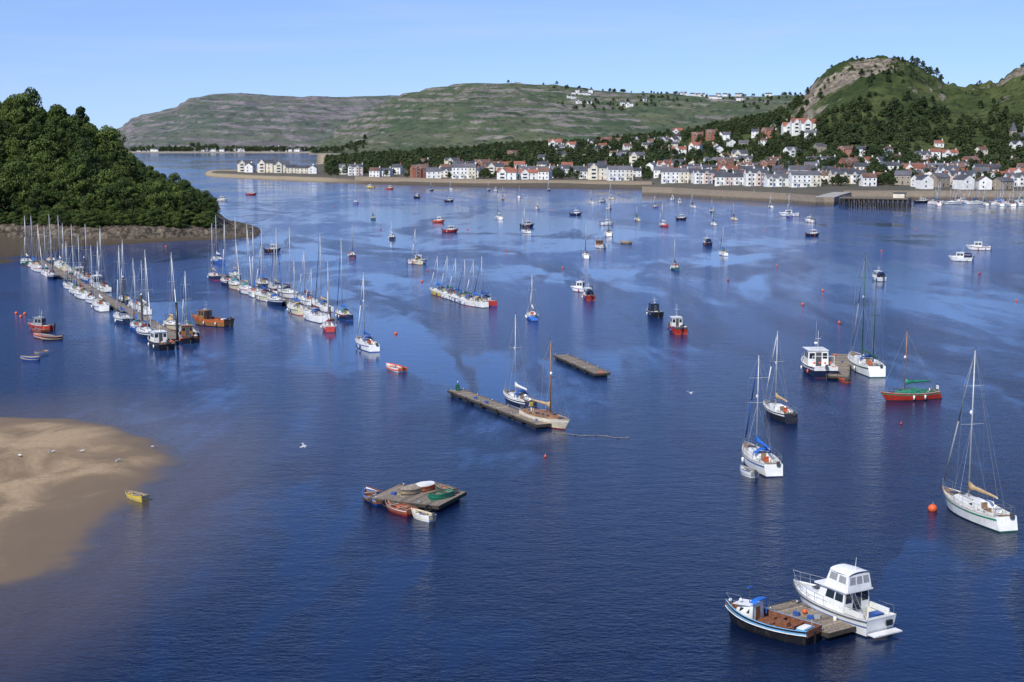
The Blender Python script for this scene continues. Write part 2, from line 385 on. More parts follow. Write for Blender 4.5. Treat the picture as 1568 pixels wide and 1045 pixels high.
# ================================================================= noise (numpy)
def hsh(ix,iy,seed):
    n=(ix.astype(np.int64)*374761393+iy.astype(np.int64)*668265263+seed*144269504)&0xffffffff
    n=((n^(n>>13))*1274126177)&0xffffffff
    return ((n^(n>>16))&0xffff)/65535.0
def vn(x,y,seed=0):
    x=np.asarray(x,float);y=np.asarray(y,float)
    ix=np.floor(x);iy=np.floor(y);fx=x-ix;fy=y-iy; fx=fx*fx*(3-2*fx);fy=fy*fy*(3-2*fy)
    a=hsh(ix,iy,seed);b=hsh(ix+1,iy,seed);c=hsh(ix,iy+1,seed);d=hsh(ix+1,iy+1,seed)
    return (a*(1-fx)+b*fx)*(1-fy)+(c*(1-fx)+d*fx)*fy
def fbm(x,y,seed=0,o=4):
    s=0;a=.5;t=0
    for i in range(o): s=s+a*vn(x*2**i,y*2**i,seed+i*17); t+=a; a*=.5
    return s/t*2-1
def sst(a,b,x):
    t=np.clip((x-a)/(b-a),0,1); return t*t*(3-2*t)
def uof(x,y): return CX+x/y/KU
# ---- town terrain
US=[-200,230,290,400,560,700,800,900,1000,1100,1200,1270,1400,1568,2000]
VS=[268,268,270,276,282,286,288,289,291,296,303,306,306,306,310]
UR=[-200,270,330,400,500,560,700,800,900,1000,1050,1100,1150,1200,1225,1235,1245,1265,1300,1340,1385,1410,1440,1470,1500,1525,1545,1568,1620,1700,2000]
VR=[300,300,268,262,252,246,236,228,224,214,208,198,188,176,162,150,135,118,103,97,101,116,137,143,141,135,118,107,97,100,130]
DRu=[-200,400,500,700,1000,1200,1330,1568,2000]; DRv=[1300,1380,1500,1700,1700,1620,1500,1450,1450]
DSV=[dist(v) for v in VS]
def town_h(x,y):
    x=np.asarray(x,float);y=np.asarray(y,float)
    u=uof(x,y); Ds=np.interp(u,US,DSV)+10*fbm(x/60,y/60,3,3)
    Dr=np.interp(u,DRu,DRv); vr=np.interp(u,UR,VR)
    dy=(CY-vr)/F; Hr=np.maximum(H+Dr*(-SP+dy*CP)/(CP+dy*SP),1.5)
    Hr=np.where(u<300,-3,Hr)
    s=(y-Ds)/(Dr-Ds); st=np.interp(u,[600,1000,1230],[.1,.15,.42])
    p=.82*sst(0,1,np.clip((s-st)/(1-st),0,1)*1.0)+.18*np.clip(s,0,1)
    back=1-.75*sst(1.05,2.2,s); left=sst(560,420,u)*sst(1.0,1.6,s)
    shore=np.where(y<Ds,(y-Ds)*.05,0)
    bw=np.interp(u,[500,620,1000,1300],[90,45,30,20])
    low=3.2*sst(0,1,(y-Ds)/bw)+.25*sst(0,.05,(y-Ds)/bw)
    crag=np.interp(u,[1180,1245],[0,1])*sst(.55,.9,s)
    rough=fbm(x/90,y/90,9,5)*np.clip(Hr,0,80)*.10*p+crag*(10*np.abs(fbm(x/30,y/30,31,5))+5.5*np.abs(fbm(x/9,y/9,33,3)))
    z=low+(Hr-3.2)*p*back+rough+shore
    z=np.where(y<Ds,np.maximum(shore,-3),z)
    z=z*(1-left)-3*left
    fadeL=sst(296,330,u); z=z*fadeL-2*(1-fadeL)
    return z
def grid_mesh(name,Ug,Dg,hf,mat):
    U,D=np.meshgrid(Ug,Dg,indexing='ij'); X=(U-CX)*KU*D; Z=hf(X,D)
    V=np.stack([X,D,Z],-1).reshape(-1,3); nu,nd=U.shape
    idx=np.arange(nu*nd).reshape(nu,nd)
    Fc=np.stack([idx[:-1,:-1],idx[1:,:-1],idx[1:,1:],idx[:-1,1:]],-1).reshape(-1,4)
    me=bpy.data.meshes.new(name); me.from_pydata(V.tolist(),[],Fc.tolist()); me.materials.append(mat)
    me.polygons.foreach_set('use_smooth',[True]*len(me.polygons)); me.update()
    o=bpy.data.objects.new(name,me); scene.collection.objects.link(o); return o
def land_mat(name,g1,g2,g3,rock1,rock2,sand,sandz,rscale,gscale,rockamt,strata=0.0,slope=.55,bs=6.0,crags=(),low=None,mudx=None,sa=.035):
    m,nt,b=newmat(name); geo=nt.nodes.new('ShaderNodeNewGeometry'); P=geo.outputs['Position']
    sep=nt.nodes.new('ShaderNodeSeparateXYZ'); nt.links.new(P,sep.inputs[0])
    n1=noisen(nt,P,gscale,6,.65); n2=noisen(nt,P,gscale*6,5,.8)
    g=mixc(nt,mrange(nt,n1,.40,.60),g1,g2); g=mixc(nt,mrange(nt,n2,.50,.60),g,g3)
    nv=noisen(nt,P,rscale*.3,5,.65)
    nr=noisen(nt,mapping(nt,P,(1,1,4 if strata else 1)),rscale,8,.8,.5)
    rock=mixc(nt,mrange(nt,nr,.42,.60),rock1,rock2)
    mask=mth(nt,'ADD',mth(nt,'MULTIPLY',nr,.55),mth(nt,'MULTIPLY',nv,.55))
    if slope:
        sn=nt.nodes.new('ShaderNodeSeparateXYZ'); nt.links.new(geo.outputs['Normal'],sn.inputs[0])
        mask=mth(nt,'ADD',mask,mth(nt,'MULTIPLY',mth(nt,'SUBTRACT',1.0,sn.outputs[2]),slope))
    if strata:
        zz=mth(nt,'ADD',mth(nt,'MULTIPLY',sep.outputs[2],strata),mth(nt,'MULTIPLY',nv,3.0))
        zz=mth(nt,'ADD',zz,mth(nt,'MULTIPLY',sep.outputs[0],.0022))
        sw=mth(nt,'SINE',mth(nt,'MULTIPLY',zz,6.283)); mask=mth(nt,'ADD',mask,mth(nt,'MULTIPLY',sw,sa))
    for (cx_,cy_,cr_,amt) in crags:
        vd=nt.nodes.new('ShaderNodeVectorMath'); vd.operation='DISTANCE'; nt.links.new(P,vd.inputs[0]); vd.inputs[1].default_value=(cx_,cy_,95)
        mask=mth(nt,'ADD',mask,mrange(nt,vd.outputs['Value'],cr_,cr_*.3,0,amt))
    rm=mrange(nt,mask,rockamt,rockamt+.07)
    c=mixc(nt,rm,g,rock)
    sz=mth(nt,'ADD',sep.outputs[2],mth(nt,'MULTIPLY',n2,.8))
    if low: c=mixc(nt,mrange(nt,sz,7.5,4.5),c,low)
    sd_=sand
    if mudx: sd_=mixc(nt,mrange(nt,sep.outputs[0],mudx[0],mudx[1]),sand,mudx[2])
    sd_=mixc(nt,mrange(nt,sz,.3,1.1,.55,0),sd_,(.09,.075,.055))
    c=mixc(nt,mrange(nt,sz,sandz+.3,sandz+1.2),sd_,c)
    nt.links.new(c,b.inputs['Base Color']); b.inputs['Roughness'].default_value=.95; b.inputs['Specular IOR Level'].default_value=.1
    bump(nt,b,nr,1.0,bs); return m
def XU(u,D): return (u-CX)*KU*D
town_mat=land_mat('hillside_ground',(.040,.062,.02),(.085,.105,.036),(.026,.040,.016),(.12,.10,.075),(.34,.29,.22),(.42,.335,.21),1.7,.09,.016,.705,slope=.5,bs=2.5,
   crags=((XU(1290,1420),1420,70,.32),(XU(1335,1490),1485,50,.26),(XU(1560,1400),1400,70,.30),(XU(1480,1330),1330,45,.14)),low=(.13,.12,.095),mudx=(-150,-90,(.13,.11,.085)))
grid_mesh('hillside_terrain',np.arange(230,2000,2.6),np.concatenate([np.arange(560,1700,7),np.arange(1700,2900,30)]),town_h,town_mat)
# ---- far headlands
def headland(name,UL,VL,D0,D1,u0,u1,mat,seed,terr=5,flat=.12,uL=None):
    def hf(x,y):
        u=uof(x,y); vr=np.interp(u,UL,VL); dy=(CY-vr)/F; Hr=H+D1*(-SP+dy*CP)/(CP+dy*SP)
        s=(y-D0+120*fbm(x/600,y/600,seed,3))/(D1-D0)
        t=np.clip((s-flat)/(1-flat),0,1); p=t**.8*(1.6-.6*t)*.95+.05*t; p=np.clip(p,0,1)
        p=np.where(s<flat,0,p)
        z=2.5*sst(0,.05,s)+(Hr-2.5)*p
        rr=np.clip(s*4,0,1)*(1-.75*sst(.8,1,s))
        z=z*(1+.12*fbm(x/330,y/330,seed+5,5)*rr)
        z=z-48*np.abs(fbm(x/380,y/800,seed+8,4))*sst(.1,.4,s)*(1-sst(.72,1.0,s))+15*np.abs(fbm(x/90,y/90,seed+9,5))*rr*np.clip(p*4,0,1)
        q=z/17.0+x/900.+1.2*fbm(x/500,y/500,seed+2,4); fr=q-np.floor(q); z=z+terr*(sst(.3,.7,fr)-fr)*np.clip(p*3,0,1)*(.3+.9*vn(x/250,y/250,seed+70))
        z=z*(1-sst(1.0,1.9,s)*.6)
        z=np.where(s<0,np.maximum(s*50,-6),z)
        if uL: f=sst(uL[0],uL[1],u); z=z*f-5*(1-f)
        return z
    Dg=np.concatenate([np.linspace(D0-300,D1+150,230),np.linspace(D1+250,D1+1800,14)])
    return grid_mesh(name,np.arange(u0,u1,2.0),Dg,hf,mat),hf
farmat=land_mat('far_headland_hazed_ground',(.13,.165,.125),(.18,.195,.15),(.095,.125,.108),(.175,.165,.17),(.31,.285,.28),(.42,.37,.29),2.5,.014,.006,.56,strata=.05,slope=.35,bs=20,sa=.05)  # aerial haze baked into these base colours as a pale bluish tint
nearmat=land_mat('limestone_headland_hazed_ground',(.095,.135,.075),(.15,.17,.10),(.06,.085,.056),(.15,.145,.125),(.31,.285,.25),(.42,.37,.28),2.5,.016,.008,.585,strata=.055,slope=.35,bs=16,sa=.05)  # milder distance haze baked into the grass and rock colours
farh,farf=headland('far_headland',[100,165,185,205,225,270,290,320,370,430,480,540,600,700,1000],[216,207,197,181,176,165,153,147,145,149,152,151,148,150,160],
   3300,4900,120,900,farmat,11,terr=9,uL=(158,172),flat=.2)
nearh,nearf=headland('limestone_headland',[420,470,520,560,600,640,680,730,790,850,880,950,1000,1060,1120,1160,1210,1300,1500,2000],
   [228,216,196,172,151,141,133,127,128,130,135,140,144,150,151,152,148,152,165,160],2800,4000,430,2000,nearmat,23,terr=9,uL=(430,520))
# ---- wooded left headland
WU=[-500,-200,0,60,100,180,260,330,400,425]; WV=[455,425,404,392,380,375,370,367,362,360]
WSd=[dist(v) for v in WV]
WDw=([-500,0,60,120,200,330,400],[425,430,428,424,424,434,446])
def wood_h(x,y):
    x=np.asarray(x,float);y=np.asarray(y,float); u=uof(x,y)
    Ds=np.interp(u,WU,WSd)+3*fbm(x/12,y/12,41,3)
    Dw=np.maximum(np.interp(u,*WDw),Ds+2)
    Hr=np.interp(u,[-500,-100,0,40,120,150,180,210,240,290,320,335,350,400],[36,33,31,30,27,21,15,10,7,5,4,2.0,.8,.3])
    beach=1.3*sst(0,1,(y-Ds)/(Dw-Ds+.1))*np.interp(u,[100,200,330,410],[.5,.4,.5,.5])
    wl=np.interp(u,[-500,100,280,326,350,400],[5.6,5.6,5.2,4.4,1.6,.4])
    wall=wl*(.6*sst(0,3.5,y-Dw+2.5*fbm(x/7,y/20,8,3))+.4*sst(3,16,y-Dw))
    hill=np.maximum(Hr-6,0)*sst(14,105,y-Dw-4)
    rk=np.clip((y-Dw)/3,.15,1)
    z=beach+wall+hill+1.3*fbm(x/5,y/5,77,5)*np.clip((y-Ds)/8,0,1)*rk
    back=Dw+np.interp(u,[-500,100,250,330,400],[340,280,130,60,22])
    z=z*(1-sst(0,60,y-back))-3*sst(0,60,y-back)
    z=np.where(y<Ds,np.maximum((y-Ds)*.1,-2),z)
    f=sst(412,380,u); return z*f-1.5*(1-f)
wmat=land_mat('wooded_headland_ground',(.03,.05,.015),(.05,.07,.02),(.02,.03,.012),(.06,.05,.036),(.27,.22,.16),(.14,.11,.072),.5,.6,.35,.2,slope=0,bs=1.4)
grid_mesh('wooded_headland',np.arange(-480,430,2.2),np.concatenate([np.arange(330,500,1.0),np.arange(500,860,6)]),wood_h,wmat)
# ================================================================= sandbank
px=[(-260,610),(-60,630),(0,636),(60,640),(110,640),(160,648),(200,658),(240,671),(270,685),(280,698),(276,715),(262,735),(240,750),(218,766),(206,782),(180,798),(160,812),(146,836),(135,848),(118,868),(95,884),(60,897),(0,903),(-60,915),(-300,960)]
poly=np.array([ground(*p) for p in px])
def sdist(X,Y):
    n=len(poly); ins=np.zeros(X.shape,bool); dm=np.full(X.shape,1e9)
    for i in range(n):
        x1,y1=poly[i];x2,y2=poly[(i+1)%n]
        c=((y1>Y)!=(y2>Y))&(X<(x2-x1)*(Y-y1)/(y2-y1+1e-12)+x1); ins^=c
        dx,dy=x2-x1,y2-y1; t=np.clip(((X-x1)*dx+(Y-y1)*dy)/(dx*dx+dy*dy),0,1)
        dm=np.minimum(dm,np.hypot(X-x1-t*dx,Y-y1-t*dy))
    return np.where(ins,dm,-dm)
gx=np.arange(-95,-24,.3); gy=np.arange(76,172,.35); GX,GY=np.meshgrid(gx,gy,indexing='ij')
SD=sdist(GX,GY)+1.1*fbm(GX/2.8,GY/3.2,5,4)
GZ=np.where(SD>0,.55*(1-np.exp(-SD/6)),np.maximum(SD*.05,-.4))+.09*fbm(GX/5,GY/10,6,4)*np.clip(SD/2,0,1)
V=np.stack([GX,GY,GZ],-1).reshape(-1,3); idx=np.arange(GX.size).reshape(GX.shape)
Fc=np.stack([idx[:-1,:-1],idx[1:,:-1],idx[1:,1:],idx[:-1,1:]],-1).reshape(-1,4)
sm,nt,b=newmat('wet_sand'); geo=nt.nodes.new('ShaderNodeNewGeometry'); P=geo.outputs['Position']; sep=nt.nodes.new('ShaderNodeSeparateXYZ'); nt.links.new(P,sep.inputs[0])
n1=noisen(nt,mapping(nt,P,(1,.7,1)),.13,6,.6,.8); n2=noisen(nt,P,2.5,5,.75); n3=noisen(nt,mapping(nt,P,(1,3,1)),4,3,.6)
dry=mixc(nt,mrange(nt,n1,.38,.62),(.21,.145,.075),(.38,.27,.15)); dry=mixc(nt,mrange(nt,n2,.4,.75,0,.7),dry,(.18,.125,.07))
hz0=mth(nt,'ADD',sep.outputs[2],mth(nt,'MULTIPLY',mth(nt,'SUBTRACT',n1,.5),.6))
hz=mth(nt,'SUBTRACT',hz0,mrange(nt,sep.outputs[1],128,96,0,.16))
c=mixc(nt,mrange(nt,hz,.12,.48),(.155,.11,.065),dry)
c=mixc(nt,mrange(nt,mth(nt,'ADD',sep.outputs[2],mth(nt,'MULTIPLY',n2,.05)),.04,.17),(.075,.06,.045),c); nt.links.new(c,b.inputs['Base Color'])
nt.links.new(mrange(nt,sep.outputs[2],.03,.22,.3,.92),b.inputs['Roughness']); bump(nt,b,n3,.4,.03)
me=bpy.data.meshes.new('sandbank'); me.from_pydata(V.tolist(),[],Fc.tolist()); me.materials.append(sm); me.polygons.foreach_set('use_smooth',[True]*len(me.polygons))
link('sandbank',me)
# ================================================================= water
wm,nt,b=newmat('estuary_water'); geo=nt.nodes.new('ShaderNodeNewGeometry'); P=geo.outputs['Position']
sep=nt.nodes.new('ShaderNodeSeparateXYZ'); nt.links.new(P,sep.inputs[0])
patch=noisen(nt,mapping(nt,P,(.011,.0055,1),loc=(3.1,.6,0),rot=(0,0,.5)),1.0,6,.62,.8)
patch2=noisen(nt,mapping(nt,P,(.06,.016,1),(7,3,0),(0,0,-.4)),1.0,6,.72,.6)
pm=mth(nt,'ADD',mth(nt,'MULTIPLY',patch,.62),mth(nt,'MULTIPLY',patch2,.38))
pm=mth(nt,'ADD',pm,mrange(nt,sep.outputs[1],90,420,-.035,.03))
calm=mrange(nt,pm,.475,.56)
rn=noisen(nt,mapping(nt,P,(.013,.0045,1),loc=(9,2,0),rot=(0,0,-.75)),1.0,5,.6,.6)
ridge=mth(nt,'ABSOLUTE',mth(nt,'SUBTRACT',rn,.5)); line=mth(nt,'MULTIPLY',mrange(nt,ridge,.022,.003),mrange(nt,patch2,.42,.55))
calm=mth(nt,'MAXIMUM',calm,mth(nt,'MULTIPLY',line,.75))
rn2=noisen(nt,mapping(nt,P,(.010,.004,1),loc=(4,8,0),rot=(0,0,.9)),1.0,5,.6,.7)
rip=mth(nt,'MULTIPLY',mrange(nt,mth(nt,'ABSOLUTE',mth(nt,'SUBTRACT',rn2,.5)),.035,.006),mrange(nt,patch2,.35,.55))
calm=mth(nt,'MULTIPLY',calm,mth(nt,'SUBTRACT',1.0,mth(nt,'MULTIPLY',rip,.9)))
r1=noisen(nt,mapping(nt,P,(1.5,2.4,1),rot=(0,0,.15)),1.0,4,.62,.3); r2=noisen(nt,mapping(nt,P,(.3,.55,1),rot=(0,0,-.2)),1.0,3,.55)
hgt=mth(nt,'ADD',mth(nt,'MULTIPLY',r1,.45),mth(nt,'MULTIPLY',r2,.55))
st=mth(nt,'ADD',mrange(nt,calm,0,1,.66,.12,False),mth(nt,'MULTIPLY',rip,.35))
bump(nt,b,hgt,st,.27)
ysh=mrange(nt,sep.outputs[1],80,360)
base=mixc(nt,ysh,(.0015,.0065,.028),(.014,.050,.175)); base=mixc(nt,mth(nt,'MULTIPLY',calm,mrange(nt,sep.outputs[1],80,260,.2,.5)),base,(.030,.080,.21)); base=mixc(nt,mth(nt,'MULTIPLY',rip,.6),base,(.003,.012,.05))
ex=mth(nt,'DIVIDE',mth(nt,'ADD',sep.outputs[0],50.0),24.0); ey=mth(nt,'DIVIDE',mth(nt,'SUBTRACT',sep.outputs[1],112.0),46.0)
rr=mth(nt,'SQRT',mth(nt,'ADD',mth(nt,'POWER',mth(nt,'ABSOLUTE',ex),2.0),mth(nt,'POWER',mth(nt,'ABSOLUTE',ey),2.0)))
rr=mth(nt,'ADD',rr,mth(nt,'MULTIPLY',mth(nt,'SUBTRACT',patch2,.5),.5))
base=mixc(nt,mrange(nt,rr,1.45,.85,0,.92),base,(.080,.062,.058))
# sandy shallows off the quay on the far right
qx=mth(nt,'DIVIDE',mth(nt,'SUBTRACT',sep.outputs[0],225.0),75.0); qy=mth(nt,'DIVIDE',mth(nt,'SUBTRACT',sep.outputs[1],600.0),70.0)
qr=mth(nt,'SQRT',mth(nt,'ADD',mth(nt,'POWER',mth(nt,'ABSOLUTE',qx),2.0),mth(nt,'POWER',mth(nt,'ABSOLUTE',qy),2.0)))
qr=mth(nt,'ADD',qr,mth(nt,'MULTIPLY',mth(nt,'SUBTRACT',patch2,.5),1.2))
base=mixc(nt,mrange(nt,qr,1.1,.5,0,.6),base,(.15,.13,.10))
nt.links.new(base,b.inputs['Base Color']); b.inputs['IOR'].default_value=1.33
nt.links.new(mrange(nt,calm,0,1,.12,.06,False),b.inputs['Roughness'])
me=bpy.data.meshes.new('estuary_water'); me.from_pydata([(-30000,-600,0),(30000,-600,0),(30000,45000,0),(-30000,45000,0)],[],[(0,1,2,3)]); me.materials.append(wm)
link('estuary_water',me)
# ================================================================= trees
def leafmat(name,a,bc,vscale=.25):
    m,nt,b=newmat(name); P=nt.nodes.new('ShaderNodeNewGeometry').outputs['Position']; oi=nt.nodes.new('ShaderNodeObjectInfo')
    n=noisen(nt,P,vscale,4,.7); f=mth(nt,'ADD',mth(nt,'MULTIPLY',oi.outputs['Random'],.75),mth(nt,'MULTIPLY',mrange(nt,n,.3,.7),.4))
    c=mixc(nt,f,a,bc); nt.links.new(c,b.inputs['Base Color']); b.inputs['Roughness'].default_value=.7; b.inputs['Specular IOR Level'].default_value=.2
    MATS[name]=m
leafmat('foliage_near',(.016,.036,.009),(.092,.13,.026),.5); leafmat('foliage_far',(.022,.040,.015),(.062,.085,.028),.15)
COL['foliage_near']=COL['foliage_far']=(0,0,0,0,0)
def tree_mesh(name,R,Ht,nl,ls,leaf,seed,squash=1.0):
    r=np.random.default_rng(seed); mb=MB(); th=Ht*.35
    lean=r.uniform(-.4,.4,2)
    mb.cyl((0,0,-1.5),(lean[0]*.5,lean[1]*.5,th),.035*Ht,.025*Ht,'bark',7); mb.cyl((lean[0]*.5,lean[1]*.5,th),(lean[0],lean[1],Ht*.8),.025*Ht,.008*Ht,'bark',6)
    K=10; cl=[]
    for k in range(K):
        a=2*math.pi*k/K*2.4+r.uniform(-.4,.4); q=k/(K-1); z=Ht*(.34+.54*q); rad=R*(.74*(1-.75*q**1.6))*r.uniform(.7,1.2)
        c=np.array([rad*math.cos(a),rad*math.sin(a),z]); cl.append((c,R*r.uniform(.28,.50)))
        mb.cyl((lean[0]*.5,lean[1]*.5,th*(.8+.5*q)),tuple(c),.014*Ht,.005*Ht,'bark',4)
    cl.append((np.array([lean[0],lean[1],Ht*.9]),R*.34)); cl.append((np.array([0,0,Ht*.6]),R*.5))
    vs=[];fs=[]
    for i in range(nl):
        c,cr=cl[r.integers(len(cl))]; d=r.normal(size=3); d/=np.linalg.norm(d); rr=cr*r.uniform(.55,1.12)**.6
        p=c+d*rr*np.array([1,1,.78*squash]); nrm=d+r.normal(size=3)*.55; nrm/=np.linalg.norm(nrm)
        t=np.cross(nrm,r.normal(size=3)); t/=np.linalg.norm(t); bb=np.cross(nrm,t); s=ls*r.uniform(.6,1.3)
        o=len(vs); vs+=[tuple(p-t*s),tuple(p-bb*s*.55),tuple(p+t*s),tuple(p+bb*s*.6)]; fs.append((o,o+1,o+2,o+3))
    mb.add(vs,fs,leaf); return mb.mesh(name)
near_trees=[tree_mesh('woodland_tree',r_,h_,2600,.32,'foliage_near',i+50) for i,(r_,h_) in enumerate([(4.2,12),(4.8,13),(3.6,13.5),(4.5,11),(5.2,14)])]
far_trees=[tree_mesh('hillside_tree',r_,h_,420,.6,'foliage_far',i+80) for i,(r_,h_) in enumerate([(4,9),(3.5,10),(4.6,9.5),(3,8)])]
wd=bpy.data.objects.new('woodland',None); scene.collection.objects.link(wd)
cnt=0
for gy_ in np.arange(438,620,5.4):
    for gx_ in np.arange(-310,-70,5.4):
        x=gx_+random.uniform(-2.4,2.4); y=gy_+random.uniform(-2.4,2.4); u=uof(x,y)
        if u<-220 or u>327: continue
        if y<float(np.interp(u,*WDw))+11: continue
        z=float(wood_h(x,y))
        if z<3.4: continue
        k=random.uniform(.68,1.12)*float(np.interp(u,[0,200,290,327],[1,.92,.74,.45]))
        if random.random()<.07: k*=1.28
        link('woodland_tree_part',near_trees[random.randrange(5)],(x,y,z-.8),random.uniform(0,6.28),(k*random.uniform(.85,1.15),k,k*random.uniform(.88,1.12)),wd); cnt+=1
for i in range(230):
    u=random.uniform(-60,324); D=float(np.interp(u,*WDw))+random.uniform(6.5,13)
    x=(u-CX)*KU*D; z=float(wood_h(x,D)); k=random.uniform(.22,.46)
    link('woodland_shrub_part',near_trees[random.randrange(5)],(x,D,z-3.2*k),random.uniform(0,6.28),(k*1.4,k*1.4,k),wd)
# ================================================================= houses
def house(w,d,st,wall,roof,kind='gable',trim='wwhite'):
    mb=MB(); h=2.8*st; mb.box((0,0,h/2-1.5),(w,d,h+3),wall); rh=d*.34; o=.35
    def gable(x0,x1,y0,y1,z,rh,along='x',mat=roof,wl=wall):
        if along=='x':
            ym=(y0+y1)/2
            mb.add([(x0,y0,z-.15),(x1,y0,z-.15),(x1,ym,z+rh),(x0,ym,z+rh),(x0,y1,z-.15),(x1,y1,z-.15)],[(0,1,2,3),(3,2,5,4)],mat)
            for x in(x0+o,x1-o): mb.add([(x,y0+o,z),(x,y1-o,z),(x,ym,z+rh-.12)],[(0,1,2)],wl)
        else:
            xm=(x0+x1)/2
            mb.add([(x0,y0,z-.15),(xm,y0,z+rh),(xm,y1,z+rh),(x0,y1,z-.15),(x1,y0,z-.15),(x1,y1,z-.15)],[(0,1,2,3),(1,4,5,2)],mat)
            mb.add([(x0+o,y0+.25,z),(x1-o,y0+.25,z),(xm,y0+.25,z+rh-.15)],[(0,1,2)],wl)
            mb.add([(x0,y0+.02,z-.2),(xm,y0+.02,z+rh-.03),(xm,y0+.02,z+rh-.35),(x0+.3,y0+.02,z-.25)],[(0,1,2,3)],trim)
            mb.add([(x1,y0+.02,z-.2),(xm,y0+.02,z+rh-.03),(xm,y0+.02,z+rh-.35),(x1-.3,y0+.02,z-.25)],[(0,1,2,3)],trim)
    def win(x,z,ww=.95,hh=1.2,y=-d/2):
        mb.box((x,y-.03,z),(ww+.24,.06,hh+.24),trim); mb.box((x,y-.07,z),(ww,.04,hh),'window')
    units=1 if kind!='terrace' else max(2,int(w/6.5)); uw=w/units
    gable(-w/2-o,w/2+o,-d/2-o,d/2+o,h,rh)
    gabled=random.random()<.55
    for i in range(units):
        xc=-w/2+(i+.5)*uw
        bay=(kind=='terrace') or kind=='villa'; wl=wall
        if kind=='terrace':
            wl=random.choice([wall,'wwhite','wwhite','wwhite','wwhite','wcream','wpink','wgrey']); mb.box((xc,-d/2-.04,h/2-1),(uw-.05,.08,h+1.9),wl)
        if bay:
            bx=xc-uw*.2 ; bwid=uw*.40; full=gabled or kind=='villa'; bh=h+2 if full else 4.7
            mb.box((bx,-d/2-.6,bh/2-2 if full else bh/2-2),(bwid,1.2,bh),wl)
            if full: gable(bx-bwid/2-o,bx+bwid/2+o,-d/2-1.2-o,.0,h,bwid*.55,'y',wl=wl)
            else: mb.box((bx,-d/2-.65,2.78),(bwid+.3,1.4,.16),roof)
            for s_ in range(st if full else 1): win(bx,1.4+2.8*s_,bwid*.55,1.3,-d/2-1.2)
            for s_ in range(st):
                if s_>0: win(xc+uw*.25,1.4+2.8*s_,y=-d/2-.09)
                if s_>0 and not full: win(bx,1.4+2.8*s_,y=-d/2-.09)
            mb.box((xc+uw*.25,-d/2-.12,.95),(1.0,.08,2.0),random.choice(['blue','wbrick','dkgrey','dkgreen']))
        else:
            nw=max(2,int(uw/3))
            for s_ in range(st):
                for k in range(nw):
                    xx=xc-uw/2+(k+.5)*uw/nw
                    if s_==0 and k==nw//2: mb.box((xx,-d/2-.05,.95),(1.0,.08,2.0),'dkgrey')
                    else: win(xx,1.4+2.8*s_)
        cx=xc+uw*.42; mb.box((cx,0,h+rh+.3),(.7,1.3,1.8),'wbrick' if wall!='wwhite' or random.random()<.5 else wall)
        for q in(-.3,.3): mb.cyl((cx,q,h+rh+1.2),(cx,q,h+rh+1.6),.13,.11,'rtile',6)
    for s_ in range(st):
        for sg in(-1,1):
            mb.box((sg*(w/2+.03),d*.15,1.4+2.8*s_),(.06,1.2,1.4),trim); mb.box((sg*(w/2+.07),d*.15,1.4+2.8*s_),(.04,.95,1.15),'window')
    if kind=='flats': mb.box((0,-d/2-.5,2.7),(w*.9,1.0,.15),trim); mb.box((0,-d/2-1,3.2),(w*.9,.05,.9),'ltblue')
    return mb.mesh(kind)
walls=['wwhite','wwhite','wwhite','wcream','wwhite','wwhite','wstone','wwhite','wcream','wwhite']; roofs=['slate','rtile','slate2','btile','slate','btile','slate2','slate','slate','rtile']
HV=[('white_house',house(random.uniform(8,12),8,2 if i!=9 else 1,walls[i],roofs[i]),10) for i in range(10)]
VV=[('villa',house(random.uniform(12,16),9.5,3 if i%2 else 2,['wwhite','wcream','wwhite','wbrick','wwhite','wwhite'][i],['rtile','slate','slate2','btile','slate','rtile'][i],'villa'),14) for i in range(6)]
TV=[('terraced_houses',house(n*6.5,8.5,2+(i%2),['wwhite','wwhite','wwhite','wwhite','wwhite','wwhite','wcream'][i],['slate','slate2','slate','slate','slate2','btile','slate'][i],'terrace'),n*6.5) for i,n in enumerate([4,3,3,2,5,2,3])]
FV=[('apartment_block',house(24,11,3,'wwhite','slate','flats'),24)]
placed=[]
def puthouse(h,u,D,rot=None,sc=.85):
    x=(u-CX)*KU*D; z=float(town_h(x,D))
    if z<1.5: return False
    for (a,b_,r) in placed:
        if abs(a-x)<(r+h[2]*sc)*.5+.4 and abs(b_-D)<11.5: return False
    placed.append((x,D,h[2]*sc)); rot=random.uniform(-30,30) if rot is None else rot
    if random.random()<.25 and h[0]=='white_house': rot+=90
    link(h[0],h[1],(x,D,z+.2),math.radians(rot),(sc,sc,sc*random.uniform(.85,1.12))); return True
def shoreD(u): return float(np.interp(u,US,DSV))
for u in np.arange(374,492,8.0): puthouse(random.choice(HV[:1]+HV[2:3]+HV[4:5]+HV[7:9]+VV[1:2]),u,shoreD(u)+115+random.uniform(-10,10),random.uniform(-12,12))
